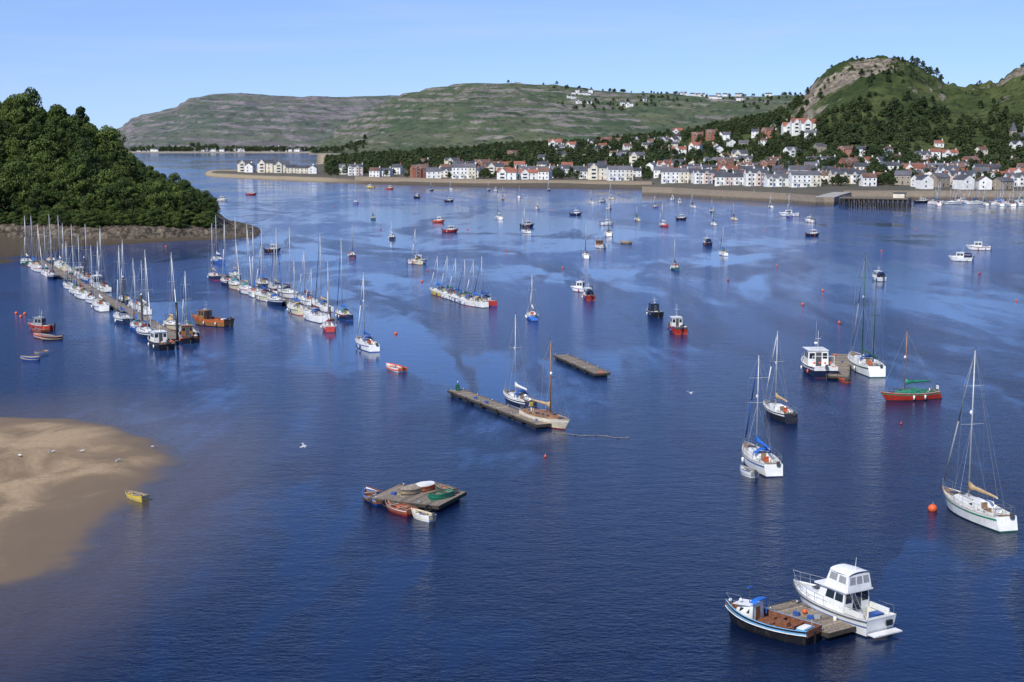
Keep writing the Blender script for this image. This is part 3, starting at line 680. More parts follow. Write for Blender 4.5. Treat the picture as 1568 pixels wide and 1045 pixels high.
rows=[(560,1000,58,TV+VV+HV,.82,0),(505,1000,84,TV+HV,.65,0),(510,1010,112,HV+VV,.6,0),(520,1010,142,HV,.45,0),(560,1010,185,HV+VV,.34,0),(620,1010,240,HV,.34,0),(640,1010,300,VV+HV,.32,0),(700,1010,370,HV,.34,0),(760,1100,440,VV+HV,.38,0),(800,1150,520,HV,.38,0),(850,1180,590,HV+VV,.38,0),(850,1180,660,HV+VV,.3,0),(850,1100,720,HV+VV,.24,0),
 (1012,1200,34,TV+FV+TV,.85,0),(1015,1700,55,TV+FV+HV,.75,0),(1400,1700,30,TV+HV,.7,0),(1010,1700,80,TV+HV,.75,0),(1010,1700,108,HV+VV+TV,.7,0),(1010,1700,136,HV+TV,.62,0),(1010,1700,168,HV+VV,.6,0),(1010,1700,202,HV+TV,.56,0),(1010,1700,240,HV+VV+TV,.54,0),(1010,1700,285,HV+VV,.5,0),(1010,1700,335,HV+TV,.44,0),(1010,1700,390,HV+VV,.38,0),(1010,1260,460,HV+VV,.34,0),(1010,1240,530,VV+HV,.26,0),(1380,1700,445,VV+HV,.22,0)]
for u0,u1,off,kinds,pr,_ in rows:
    u=u0+random.uniform(0,10)
    while u<u1:
        h=random.choice(kinds); D=shoreD(u)+off+random.uniform(-10,10); wpx=h[2]*.85/D*F
        if random.random()<pr: puthouse(h,u+wpx/2,D,random.uniform(-9,9) if h[0]=='terraced_houses' else None)
        u+=wpx*random.uniform(1.0,1.3)
for u,D in((865,1500),(880,1480),(850,1520),(1098,1430),(1222,1330),(1240,1300),(1212,1345)):
    puthouse(random.choice(VV[:1]+VV[5:6]),u,D,0,1.15)
def farhouse(hf,u,D,sc=1.6):
    x=(u-CX)*KU*D; z=float(hf(np.array([x]),np.array([D]))[0])
    if z<1: return
    h=random.choice(HV[:1]+HV[2:3]+HV[4:5]+HV[7:8]+VV[2:3]); link(h[0],h[1],(x,D,z),random.uniform(-.4,.4),(sc,sc,sc))
for i in range(40): farhouse(farf,random.uniform(205,500),random.uniform(3440,3600),.95)
for i in range(6): farhouse(farf,random.uniform(418,442),random.uniform(3560,3620),1.7)
for i in range(10): farhouse(nearf,random.uniform(870,905),random.uniform(3500,3800),1.0)
for i in range(18): farhouse(nearf,random.uniform(1040,1190),random.uniform(3750,3980),1.1)
for i in range(3): farhouse(nearf,random.uniform(950,1000),random.uniform(3500,3700),1.2)
mb=MB()
for dx,h_ in((0,14),(14,9),(-12,8)): mb.cyl((dx,0,0),(dx,0,h_),.5,.3,'grey',5)
mb.box((4,0,2),(16,8,4),'wgrey'); mb.box((4,0,4.2),(17,9,.5),'slate')
xx=(790-CX)*KU*3990; mb.obj('summit_station',(xx,3990,float(nearf(np.array([xx]),np.array([3990.]))[0])-1))
mb=MB(); mb.box((0,0,6),(6,6,16),'wstone'); mb.add([(-3.2,-3.2,14),(3.2,-3.2,14),(3.2,3.2,14),(-3.2,3.2,14),(0,0,24)],[(0,1,4),(1,2,4),(2,3,4),(3,0,4)],'slate2')
mb.box((11,0,3),(16,9,8),'wstone'); mb.add([(3,-5,6.9),(19.3,-5,6.9),(19.3,0,12),(3,0,12),(3,5,6.9),(19.3,5,6.9)],[(0,1,2,3),(3,2,5,4)],'slate')
for x in(5,9,13,17): mb.box((x,-4.55,3.5),(1.2,.1,3),'window')
mb.box((0,-3.05,10),(1.2,.1,2.4),'window')
xx=(1551-CX)*KU*1150; o=mb.obj('church',(xx,1150,float(town_h(xx,1150)))); o.scale=(.75,.75,.75)
ht=bpy.data.objects.new('hillside_trees',None); scene.collection.objects.link(ht)
PH=np.array([(a,b_) for a,b_,r in placed])
def addtree(x,y,z,k): link('hillside_tree_part',far_trees[random.randrange(4)],(x,y,z-.6*k),random.uniform(0,6.28),(k*random.uniform(.9,1.3),k*1.1,k*random.uniform(.8,1.15)),ht)
n=0
CR=((XU(1290,1415),1415,38),(XU(1340,1470),1470,22),(XU(1560,1390),1390,38))
for i in range(12500):
    u=random.uniform(500,1760); s0=shoreD(u); Dr=float(np.interp(u,DRu,DRv)); D=random.uniform(s0+62,Dr+40); s=(D-s0)/(Dr-s0)
    x=(u-CX)*KU*D; cl_=float(fbm(np.array([x/60]),np.array([D/60]),99,4)[0])
    if u<1180: pr=.35+.45*(cl_>-.05)+.4*(s>.75) - .1*(s<.25)
    elif u<1400: pr=(.55+.3*(cl_>0) if s<.55 else (.95 if s<.76+.2*cl_ else (.6 if (u<1228) else .12+.6*(cl_>.16))))
    else: pr=(.55+.3*(cl_>0) if s<.55 else (.75 if cl_>-.02 and s<.8 else .08+.4*(cl_>.14)))
    if random.random()>pr*.66: continue
    if any(math.hypot(x-a,D-b_)<r_ for a,b_,r_ in CR) and random.random()<.9: continue
    if np.min(np.abs(PH[:,0]-x)/6.3+np.abs(PH[:,1]-D-6)/10)<1.0: continue
    z=float(town_h(x,D))
    if z<2.8: continue
    addtree(x,D,z,random.uniform(.5,1.12)*(1 if s>.3 else .72)*(0.5 if s>.82 and u>1235 else 1)); n+=1
for u,D in((1225,1420),(1228,1425),(1392,1495),(1400,1490),(1409,1488),(1420,1485),(1437,1470),(1430,1475),(1414,1480)):
    x=(u-CX)*KU*D; addtree(x,D,float(town_h(x,D)),.9)
for i in range(480):
    u=random.uniform(200,520); D=random.uniform(3480,3660); x=(u-CX)*KU*D; z=float(farf(np.array([x]),np.array([D]))[0])
    if z>1: addtree(x,D,z,random.uniform(.8,1.5))
for i in range(500):
    u=random.uniform(760,1240); D=random.uniform(3450,3990); x=(u-CX)*KU*D
    if float(fbm(np.array([x/120]),np.array([D/120]),7,3)[0])<.14: continue
    z=float(nearf(np.array([x]),np.array([D]))[0]); addtree(x,D,z,random.uniform(.7,1.3))
for i in range(60):
    u=random.uniform(430,560); D=random.uniform(2950,3100); x=(u-CX)*KU*D; z=float(nearf(np.array([x]),np.array([D]))[0])
    if z>1: addtree(x,D,z,random.uniform(1,1.6))
print('hill trees',n,'houses',len(placed))
# ================================================================= sea wall, harbour wall, jetty
stm,nt,b=newmat('harbour_stone'); P=nt.nodes.new('ShaderNodeNewGeometry').outputs['Position']
br=nt.nodes.new('ShaderNodeTexBrick'); nt.links.new(mapping(nt,P,(.5,.5,1),rot=(math.pi/2,0,0)),br.inputs['Vector']); br.inputs['Scale'].default_value=1.0
br.inputs['Color1'].default_value=(.33,.265,.185,1);br.inputs['Color2'].default_value=(.22,.175,.125,1);br.inputs['Mortar'].default_value=(.10,.085,.07,1)
sp_=nt.nodes.new('ShaderNodeSeparateXYZ'); nt.links.new(P,sp_.inputs[0]); nz=noisen(nt,P,.6,5,.7)
wet=mrange(nt,mth(nt,'ADD',sp_.outputs[2],nz),1.3,2.3); c=mixc(nt,wet,(.06,.05,.035),br.outputs[0]); c=mixc(nt,mth(nt,'MULTIPLY',nz,.5),c,(.33,.27,.19))
nt.links.new(c,b.inputs['Base Color']); b.inputs['Roughness'].default_value=.95; MATS['hstone']=stm; COL['hstone']=(0,0,0,0,0)
def wallpath(name,pts,w,zt,zb=-1.0,mat='hstone',topm='concrete',parapet=0.0):
    mb=MB(); P=[Vector(p) for p in pts]; Ls=[];Rs=[]
    for i,p in enumerate(P):
        d=(P[min(i+1,len(P)-1)]-P[max(i-1,0)]).normalized(); n=Vector((d.y,-d.x)); Ls.append(p+n*w/2);Rs.append(p-n*w/2)
    for i in range(len(P)-1):
        a,b_,c,d=Ls[i],Ls[i+1],Rs[i+1],Rs[i]
        mb.add([(a.x,a.y-.6,zb),(b_.x,b_.y-.6,zb),(b_.x,b_.y,zt),(a.x,a.y,zt)],[(0,1,2,3)],mat); mb.add([(d.x,d.y,zb),(c.x,c.y,zb),(c.x,c.y,zt),(d.x,d.y,zt)],[(3,2,1,0)],mat)
        mb.add([(a.x,a.y,zt),(b_.x,b_.y,zt),(c.x,c.y,zt),(d.x,d.y,zt)],[(0,1,2,3)],topm)
        if parapet:
            mb.add([(a.x,a.y,zt+.01),(b_.x,b_.y,zt+.01),(b_.x,b_.y,zt+parapet),(a.x,a.y,zt+parapet)],[(0,1,2,3)],mat)
            mb.add([(a.x,a.y,zt+parapet),(b_.x,b_.y,zt+parapet),(b_.x,b_.y+.6,zt+parapet),(a.x,a.y+.6,zt+parapet)],[(0,1,2,3)],topm)
            mb.add([(a.x,a.y+.6,zt+.01),(b_.x,b_.y+.6,zt+.01),(b_.x,b_.y+.6,zt+parapet),(a.x,a.y+.6,zt+parapet)],[(3,2,1,0)],mat)
    for (a,d) in((Ls[0],Rs[0]),(Ls[-1],Rs[-1])): mb.add([(a.x,a.y,zb),(d.x,d.y,zb),(d.x,d.y,zt),(a.x,a.y,zt)],[(0,1,2,3)],mat)
    return mb.obj(name)
sw=[]
for u in range(545,1013,12):
    D=shoreD(u)+22; sw.append(((u-CX)*KU*D,D))
wallpath('sea_wall',sw,3,3.6,0.0,parapet=.9)
hw=[ground(u,v) for u,v in((992,298),(1040,300),(1100,304),(1160,307),(1215,310),(1262,314))]
wallpath('harbour_wall',hw,9,3.6,-1,parapet=.9)
hw2=[ground(u,v) for u,v in((1262,314),(1275,309),(1290,305))]; wallpath('harbour_wall',hw2,9,3.55,-1)
hw3=[ground(u,v) for u,v in((1290,305),(1395,305),(1480,305.5),(1600,306),(1750,306.5))]; wallpath('quay_wall',hw3,6,3.5,-1,parapet=.9)
mb=MB(); A=Vector(ground(1288,316));Bq=Vector(ground(1392,318)); L=(Bq-A).length
mb.box((L/2,0,4.0),(L,9,.5),'wood3')
for i in range(15):
    x=L*i/14
    for y in(-4.2,0,4.2): mb.cyl((x,y,-2),(x,y,3.9),.28,.25,'dkwood',7)
    mb.cyl((x,-4.2,.8),(x,4.2,3.6),.12,.12,'dkwood',4)
    if i<14: mb.cyl((x,-4.2,.8),(x+L/14,-4.2,3.6),.12,.12,'dkwood',4); mb.cyl((x,-4.2,3.4),(x+L/14,-4.2,3.4),.15,.15,'dkwood',4)
    mb.cyl((x,-4.4,4.2),(x,-4.4,5.2),.05,.05,'wood2',4)
mb.cyl((0,-4.4,5.2),(L,-4.4,5.2),.05,.05,'wood2',4); mb.box((L*.85,1,5.2),(5,4,2.2),'wcream'); mb.box((L*.85,1,6.4),(5.6,4.6,.3),'slate')
mb.obj('timber_jetty',(A.x,A.y,0),math.atan2((Bq-A).y,(Bq-A).x))
# ================================================================= boats
def addyacht(u,v,vt,L=None,hd=None,lod=1,**k):
    x,y=ground(u,v); m=max(zat(vt,y),5.5); L=L or min(max(m*.78,5.5),12); hd=hd if hd is not None else 100+random.uniform(-14,14)
    return yacht(L=L,mast=m,lod=lod,**k).obj('sailing_yacht',(x,y,0),math.radians(hd))
def rnd():
    top=random.choice(['white','white','white','white','cream','navy','white','blue','white','dkgreen'])
    return dict(top=top,stripe=random.choice(['blue','navy','red',None,'navy','green']) if top in('white','cream') else 'white',boot=random.choice(['navy','blue','red','black']),
      cover=random.choice(['blue','blue','brightblue','navy','white','tan','maroon','dkgreen']),hood=random.choice(['blue','navy','blue',None,'teal','maroon','tan']),
      genoa=random.choice(['white','blue','white',None,'navy']),bot=random.choice(['maroon','navy','black']))
c,a,L=two((1443,768),(1538,812)); yacht(L=L+.3,mast=zat(537,c[1]+.6),top='white',stripe='green',boot='dkgreen',bot='navy',cover='tan',genoa='grey',hood=None,lod=2,gun='teak').obj('sailing_yacht',(c[0],c[1],0),a)
addyacht(1161,712,546,L=9.2,hd=97,lod=2,top='white',stripe='blue',cover='brightblue',hood='brightblue',genoa='blue',gun='dkwood')
addyacht(1190,637,508,L=8.0,hd=100,lod=2,top='black',stripe='white',boot='black',cover='tan',hood=None,genoa='white')
addyacht(792,619,483,L=8.0,hd=112,lod=2,top='navy',stripe='white',boot='white',cover='white',hood='blue',genoa=None)
addyacht(560,533,418,L=8.6,hd=112,lod=2,top='white',stripe='blue',boot='blue',bot='blue',cover='blue',hood='blue',genoa='white')
addyacht(1322,566,388,L=12.0,hd=92,lod=2,top='white',stripe='dkgreen',boot='dkgreen',cover='dkgreen',hood='blue',genoa='grey',mm='dkgreen',mizzen=12.5,B=3.7)
addyacht(815,488,420,L=6.6,hd=95,lod=2,top='brightblue',stripe='white',cover='white',hood=None,genoa='white',boot='navy')
x,y=ground(838,650); yacht(L=8.5,mast=zat(522,y),top='cream',stripe='white',boot='red',bot='maroon',cover='tan',hood=None,genoa=None,mm='varnish',lod=2,deckm='teak',gun='varnish',cab='varnish').obj('sailing_yacht',(x,y,0),math.radians(-58))
x,y=ground(1391,612); mb=yacht(L=7.4,mast=zat(507,y),top='red',stripe='green',boot='maroon',bot='maroon',cover='green',hood=None,genoa=None,mm='varnish',lod=2,deckm='green',gun='white',cab='green'); mb.obj('sailing_yacht',(x,y,0),math.radians(195))
for u,v,vt in((637,404,350),(540,394,343),(897,395,343),(804,357,318),(764,336,292),(545,312,278),(932,361,305),(1033,413,366),(1107,391,347),(1208,333,296),(1092,345,315),(1123,337,312),(975,338,318),(571,336,316),
   (333,402,330),(1060,318,296),(935,305,280),(795,303,284),(770,306,286),(748,292,276),(1003,318,300),(905,312,292),(660,292,278),(1090,325,306),(690,291,276),(840,292,279),(1180,318,300)):
    addyacht(u,v,vt,**rnd())
addyacht(1015,347,310,top='red',stripe='white',cover='white',hood=None)
addyacht(600,366,345,L=6,top='black',cover='white',hood='white',genoa=None)
for u,v,vt,t in((672,452,392,'yellow'),(687,457,392,'white'),(700,461,396,'white'),(714,466,397,'white'),(727,468,399,'white'),(740,466,392,'red')):
    k=rnd(); k['top']=t; addyacht(u,v,vt,L=8,hd=118,**k)
pontoon('wooden_pontoon',(680,455),(738,463),1.5)
A=Vector(ground(58,402));Bv=Vector(ground(272,524)); d=Bv-A; ang=math.degrees(math.atan2(-d.y,-d.x)); n_=Vector((-d.y,d.x)).normalized()
pontoon('wooden_pontoon',(58,402),(272,524),2.2)
for i in range(15):
    for sg in(-1,1):
        if random.random()<.10: continue
        L_=random.uniform(6.6,9.8); p=A+d*((i+.4+random.uniform(-.2,.2))/15)+n_*sg*(1.3+.16*L_+.3); m=random.uniform(8.5,13.5)
        if random.random()<.17: motorboat(L=L_*.8,top='white',stripe='blue',canopy=random.choice([None,'navy'])).obj('motor_boat',(p.x,p.y,0),math.radians(ang)); continue
        yacht(L=L_,mast=m,**rnd()).obj('sailing_yacht',(p.x,p.y,0),math.radians(ang+random.choice([0,0,0,180])+random.uniform(-4,4)))
x,y=ground(244,532)
motorboat(L=8,top='black',deckm='teak',t0=.4,t1=.65,inner='teak',cab='white').obj('fishing_boat',(x,y,0),math.radians(120))
x,y=ground(287,522); motorboat(L=7,top='black',deckm='rust',stripe='white',t0=.5,t1=.75,inner='rust',cab='varnish').obj('fishing_boat',(x,y,0),math.radians(110))
A=Vector(ground(338,424));Bv=Vector(ground(520,494)); d=Bv-A; n_=Vector((-d.y,d.x)).normalized(); ang=math.degrees(math.atan2(-d.y,-d.x))
pontoon('wooden_pontoon',(338,424),(505,494),1.8)
for i in range(8):
    for sg in(-1,1):
        if random.random()<.15 and i>0: continue
        L_=random.uniform(7.2,10); p=A+d*((i+.4+random.uniform(-.15,.15))/8)+n_*sg*(1+.16*L_+.3); k=rnd(); k['top']=random.choice(['white','white','white','white','navy','cream'])
        yacht(L=L_,mast=random.uniform(8,14.5),**k).obj('sailing_yacht',(p.x,p.y,0),math.radians(ang+random.choice([0,0,180])+random.uniform(-5,5)))
addyacht(504,505,400,L=7.5,hd=100,top='red',cover='white',stripe='white',hood='red')
addyacht(390,452,345,L=9,hd=105,top='white',cover='brightblue',stripe='navy',hood='blue')
for i in range(36):
    k=rnd(); k['top']='white'; x,y=ground(random.uniform(1425,1590),random.uniform(309,316)); yacht(L=random.uniform(6.5,10),mast=random.uniform(6.5,11),**k).obj('sailing_yacht',(x,y,0),math.radians(random.choice([80,100,200,10])+random.uniform(-10,10)))
def mo(u,v,L,hd,name='motor_boat',**k): return put(motorboat(L=L,**k),name,u,v,hd)
mo(1001,484,6.0,100,top='black',stripe='navy',cab='navy',deckm='grey')
mo(1036,508,7.0,95,'fishing_boat',top='red',stripe='red',cab='white',deckm='rust',gun='black',inner='dkgrey',boot='orange',bot='red',t0=.45,t1=.72,mast=2.2)
mo(900,458,5.2,100,top='red',stripe='navy',cab='white',canopy='navy',boot='orange'); mo(889,447,4.5,150,top='white',stripe='brightblue',cab='white')
mo(1344,430,5.2,100,top='white',canopy='navy'); mo(1471,400,6,150,top='white',canopy='navy'); mo(1498,383,6.5,160,top='white',stripe='black',deckm='grey',cab='white')
mo(1240,341,5.5,120,top='white'); mo(1245,362,5,20,top='black'); mo(1082,376,5.5,100,top='navy',canopy='navy'); mo(1208,331,8,170,top='white',stripe='blue')
mo(918,380,6,110,top='white',stripe='orange',cab='varnish'); mo(690,356,5.5,20,top='red',cab='white'); mo(808,348,5.5,30,top='navy'); mo(672,341,4.5,10,top='orange')
mo(385,299,6,10,top='red',cab='white'); mo(418,386,4.5,20,top='black'); mo(882,330,5,10,top='navy'); mo(1044,337,4.5,20,top='black'); mo(930,345,5,10,top='white'); mo(597,290,5,10,top='orange',cab='white'); mo(567,288,5.5,170,top='yellow'); mo(340,308,6,0,top='white'); mo(640,404,5.0,10,top='white',stripe='navy'); mo(1412,311,8,10,top='black')
for i in range(9):
    u=random.uniform(620,1180); v=random.uniform(293,325); mo(u,v,random.uniform(4.2,5.4),random.uniform(0,180),top=random.choice(['white','white','navy','white']))
mo(322,498,8.2,150,'fishing_boat',top='varnish',deckm='rust',gun='orange',inner='rust',stripe='orange',cab='varnish',boot='black',t0=.55,t1=.75,mast=1.5,rails=False)
x,y=ground(1250,570); mb=motorboat(L=10,B=3.8,top='navy',stripe='white',boot='maroon',gun='white',t0=.42,t1=.74,hh=2.1,mast=2.6,inner='white',cab='white',bw=.45,wf=.36)
mb.cyl((-3.4,-1.4,1.2),(-3.4,-1.4,2.6),.04,.04,'white',5);mb.cyl((-3.4,1.4,1.2),(-3.4,1.4,2.6),.04,.04,'white',5);mb.cyl((-3.4,-1.4,2.6),(-3.4,1.4,2.6),.04,.04,'white',5)
for yy in(-1,-.3,.4,1.1): mb.ball((-3.2,yy,1.7),.15,'orange',8)
mb.ball((.6,0,3.75),.28,'white',8,.6); mb.obj('fishing_boat',(x,y,0),math.radians(92))
pontoon('wooden_pontoon',(1284,583),(1288,548),2.4,clutter=5); put(dinghy(3.2,'orange','rubber','dkgrey',outb=True),'inflatable_dinghy',1291,583,100)
pontoon('wooden_pontoon',(697,604),(834,657),1.8,clutter=4); pontoon('wooden_pontoon',(858,549),(922,578),2.0)
mb=MB(); mb.box((0,0,.9),(.6,.5,.7),'dkgreen',top=.85); mb.cyl((0,0,1.2),(0,0,1.7),.04,.04,'steel',6); put(mb,'pontoon_locker',701,605)
mb=MB(); mb.box((0,0,.56),(.5,.5,.1),'orange'); mb.cyl((0,0,.0),(0,0,.52),.06,.06,'steel',6); put(mb,'pontoon_marker',919,577)
pontoon('wooden_pontoon',(588,762),(692,774),5.0,clutter=7)
def dg(bow,stern,z=0.0,name='rowing_dinghy',**k):
    b_=Vector(ground(*bow,z));s_=Vector(ground(*stern,z)); c=(b_+s_)/2; d_=b_-s_; L_=min(max(d_.length,2.6),4.6)
    return dinghy(L_,**k).obj(name,(c.x,c.y,z),math.atan2(d_.y,d_.x))
dg((559,755),(589,775),top='blue',gun='brightblue',inner='rust',stripe='white'); dg((590,776),(632,790),top='red',gun='wood2',inner='rust',stripe='white')
dg((630,790),(662,799),top='white',gun='white',inner='cream',outb=True); dg((612,762),(645,752),.5,top='wood2',gun='wood',cover='wood2')
dg((630,757),(662,748),.52,top='orange',gun='orange',cover='wwhite'); dg((657,768),(688,760),.5,top='green',gun='green',inner='green'); dg((666,750),(694,758),.5,top='dkgrey',gun='wood',inner='wood3')
dg((194,762),(221,768),top='yellow',gun='teak',inner='wood2',outb=False); dg((592,563),(617,570),top='wwhite',gun='wwhite',inner='orange',outb=True)
dg((1133,722),(1156,732),top='white',gun='brightblue',inner='grey',outb=True,name='inflatable_dinghy')
dg((45,505),(75,512),top='red',gun='grey',inner='rust'); dg((50,516),(80,520),top='red',gun='orange',inner='grey'); dg((62,522),(95,520),top='navy',gun='red',outb=True); dg((40,552),(52,552),top='blue',gun='white'); dg((57,545),(67,543),top='white',gun='orange')
dg((945,372),(970,374),top='dkgrey',gun='wood2',cover='wood2')
mo(62,506,4.8,160,top='red',cab='grey',deckm='rust')
# --- near fishing boat
c,a,L=two((1116,950),(1240,984))
mb=MB(); L=L+.6; B=2.5; hb,zd,X=hull(mb,L,B,.85,'black','black','black','ltblue','rust','ltblue',inner='rust',tf=.72,sheer=.55,bw=.42,cap=.11,rake=.07,full=2.6)
zf=zd(.6)-.42
for sg in(-1,1): mb.path([(X(t),sg*(hb(t)+.012),zd(t)*.72) for t in(0,.1,.2,.3,.4,.5,.6,.7,.78,.85,.91,.96,.99)],.03,'white',5)
fc=mb.frust(X(.62),X(.86),.66,.40,zf,zf,zf+.98,zf+.85,.02,.3,.1,'white')
mb.panel(fc['back'],.3,.7,.05,.9,'varnish')
for sd in('port','stbd'): mb.panel(fc[sd],.2,.42,.5,.8,'glass'); mb.panel(fc[sd],.58,.8,.5,.8,'glass')
mb.panel(fc['front'],.1,.45,.4,.85,'glass'); mb.panel(fc['front'],.55,.9,.4,.85,'glass'); mb.box((X(.74),0,zf+.95),(1.5,1.15,.04),'white',ry=.10)
mb.path([(X(.6),-.72,zf+.3),(X(.6),-.72,zf+1.3),(X(.6),.72,zf+1.3),(X(.6),.72,zf+.3)],.028,'brightblue',5)
mb.loft([[(X(.6)+dx_,.74*math.cos(q),zf+1.25+.16*math.sin(q)) for q in [math.pi*j/6 for j in range(7)]] for dx_ in(-.15,.1,.3)],'brightblue',closed=False)
mb.cyl((X(.72),0,zf+.95),(X(.72),0,zf+2.4),.03,.02,'dkgrey',5); mb.box((X(.72),0,zf+2.0),(.1,.45,.04),'brightblue'); mb.ball((X(.8),.2,zf+1.1),.12,'white',8)
for t in(.22,.42): mb.box((X(t),0,zf+.25),(.22,2*hb(t)-.24,.05),'rust')
mb.box((X(.10),0,zf+.16),(.6,1.4,.34),'ltblue',top=.9); mb.box((X(.11),0,zf+.35),(.5,.9,.05),'wwhite'); mb.box((X(.5),-.5,zf+.16),(.4,.32,.3),'rust',top=.9); mb.box((X(.33),.1,zf+.2),(.9,.55,.45),'rust',top=.85)
mb.path([(X(.44)+.3*math.cos(q),.2+.3*math.sin(q),zf+.06) for q in [2*math.pi*j/12 for j in range(13)]],.04,'rope',4)
mb.path([(X(.2)+.22*math.cos(q),-.3+.22*math.sin(q),zf+.08) for q in [2*math.pi*j/12 for j in range(13)]],.035,'blue',4)
for sg in(-1,1): mb.path([(X(.86),sg*(hb(.86)-.05),zd(.86)),(X(.88),sg*(hb(.88)-.05),zd(.88)+.4),(X(.99),0,zd(1)+.45)],.018,'steel',4)
mb.ball((X(.94),0,zd(.94)+.12),.12,'white',8); fender(mb,X(.35),-(hb(.35)+.12),.5,'orange',.12); fender(mb,X(.6),-(hb(.6)+.12),.5,'rubber',.14)
mb.cyl((X(.03),0,zd(0)-.2),(X(.03),0,zd(0)+.5),.05,.05,'wood2',6); mb.box((X(0)-.05,0,.3),(.1,.06,.9),'black')
mb.obj('fishing_boat',(c[0],c[1],0),a)
pontoon('wooden_pontoon',(1190,938),(1290,977),2.5,clutter=5)
# --- near motor cruiser
c,a,L=two((1222,922),(1340,970)); L+=1.0
mb=MB(); B=2.9; hb,zd,X=hull(mb,L,B,1.05,'white','navy','navy','white','white','grey',inner='white',tf=.86,sheer=.32,bw=.08,cap=.09,cock=(.05,.27,.95,.55),rake=.16,full=2.7,floorm='deck')
for sg in(-1,1):
    mb.path([(X(t),sg*(hb(t)+.01),zd(t)*.9) for t in(0,.1,.2,.3,.4,.5,.6,.7,.78,.85,.91,.96,.99)],.04,'dkgrey',5)
    mb.path([(X(t),sg*(hb(t)*.985+.012),zd(t)*.62) for t in(0,.1,.2,.3,.4,.5,.6,.7)],.022,'blue',4)
z0=zd(.4)
f1=mb.frust(X(.5),X(.86),1.1,.5,z0-.05,zd(.86)-.05,z0+.5,zd(.86)+.06,0,.6,.18,'white')
for sd in('port','stbd'):
    aa,bb=(.08,.5) if sd=='stbd' else (.5,.92); mb.panel(f1[sd],aa,bb,.4,.75,'glass')
mb.box((X(.72),0,zd(.72)+.33),(.45,.45,.06),'dkgrey')
f2=mb.frust(X(.27),X(.60),1.12,1.05,z0-.1,z0-.1,z0+1.2,z0+1.2,.0,.45,.12,'white')
for sd in('port','stbd'):
    for aa,bb in((.06,.36),(.4,.72)):
        if sd=='port': aa,bb=1-bb,1-aa
        mb.panel(f2[sd],aa,bb,.5,.88,'glass')
for aa,bb in((.05,.47),(.53,.95)): mb.panel(f2['front'],aa,bb,.42,.9,'glass')
mb.panel(f2['back'],.34,.66,.02,.92,'glass'); mb.panel(f2['back'],.05,.3,.45,.9,'glass'); mb.panel(f2['back'],.7,.95,.45,.9,'glass')
mb.box((X(.42),0,z0+1.24),(L*.36,2.25,.09),'white')
f3=mb.frust(X(.24),X(.52),1.0,.85,z0+1.28,z0+1.28,z0+2.3,z0+2.35,.12,.35,.14,'white')
for sd in('port','stbd'):
    for aa,bb in((.1,.45),(.55,.88)): mb.panel(f3[sd],aa,bb,.42,.84,'grey')
for aa,bb in((.07,.32),(.38,.62),(.68,.93)): mb.panel(f3['back'],aa,bb,.4,.86,'grey'); mb.panel(f3['front'],aa,bb,.4,.86,'grey')
rings=[[(x,(w)*math.cos(q),z0+2.3+.16*math.sin(q)) for q in [math.pi*j/8 for j in range(9)]] for x,w in((X(.24)+.05,.86),(X(.38),.9),(X(.52)-.33,.74))]
mb.loft(rings,'white',closed=False)
for y_ in(.45,.8): mb.cyl((X(.10),y_,zd(.1)-.4),(X(.25),y_,z0+1.3),.025,.025,'steel',5)
for k in range(6):
    q=(k+.5)/6; mb.cyl((X(.10)+q*(X(.25)-X(.10)),.45,zd(.1)-.4+q*(z0+1.7-zd(.1))),(X(.10)+q*(X(.25)-X(.10)),.8,zd(.1)-.4+q*(z0+1.7-zd(.1))),.022,.022,'dkgrey',4)
mb.box((X(0)-.32,0,.28),(.6,2.3,.08),'white'); mb.box((X(0)-.05,-.6,.75),(.1,.5,.35),'glass')
for sg in(-1,1):
    tt=[.45,.56,.67,.78,.88,.95]; P=[(X(t),sg*(hb(t)-.07),zd(t)) for t in tt]
    for p in P: mb.cyl(p,(p[0]+.05,p[1],p[2]+.6),.018,.018,'steel',4)
    mb.path([(p[0]+.05,p[1],p[2]+.6) for p in P]+[(X(1)+.05,0,zd(1)+.65)],.018,'steel',4); mb.path([(p[0]+.03,p[1],p[2]+.3) for p in P]+[(X(.99),0,zd(1)+.32)],.01,'steel',4)
    mb.path([(X(.02),sg*(hb(.02)-.1),zd(0)),(X(.02),sg*(hb(.02)-.1),zd(0)+.5),(X(.2),sg*(hb(.2)-.1),zd(.2)+.5)],.018,'steel',4)
    mb.box((X(.16),sg*1.08,zd(.15)+.15),(L*.2,.1,.35),'white')
mb.cyl((X(.3),0,z0+2.45),(X(.29),0,z0+3.3),.02,.012,'white',5); mb.box((X(.12),-.5,zd(.1)-.2),(.6,.7,.4),'blue'); fender(mb,X(.3),(hb(.3)+.12),.6,'white'); fender(mb,X(.6),-(hb(.6)+.12),.6,'blue')
mb.obj('motor_cruiser',(c[0],c[1],0),a)
# ================================================================= buoys, piles, gulls
def buoy(u,v,r=.42,c='orange'):
    mb=MB(); mb.ball((0,0,r*.45),r,c,12,.95); mb.cyl((0,0,r*1.3),(0,0,r*1.6),.06*r/.4,.05*r/.4,'dkgrey',6); mb.path([(.1*math.cos(q),0,r*1.65+.1*math.sin(q)) for q in [2*math.pi*j/8 for j in range(9)]],.02,'steel',4)
    put(mb,'mooring_buoy',u,v)
buoy(1428,782,.38)
for u,v in((25,481),(32,486),(38,482),(52,495),(1115,430),(1190,408),(1229,467),(1260,446),(1285,495),(1350,385),(1402,352),(1380,650),(1556,462),(1172,352),(862,411),(776,386),(646,432),(655,415),(716,352),(846,322),(512,318),(254,378),(606,512),(835,700),(700,318),(583,352),(1500,420)):
    buoy(u,v,random.uniform(.22,.32) if v<600 else .14,random.choice(['orange','orange','orange','red']))
mb=MB(); pts=[]
A0=Vector(ground(848,664));B0=Vector(ground(962,671))
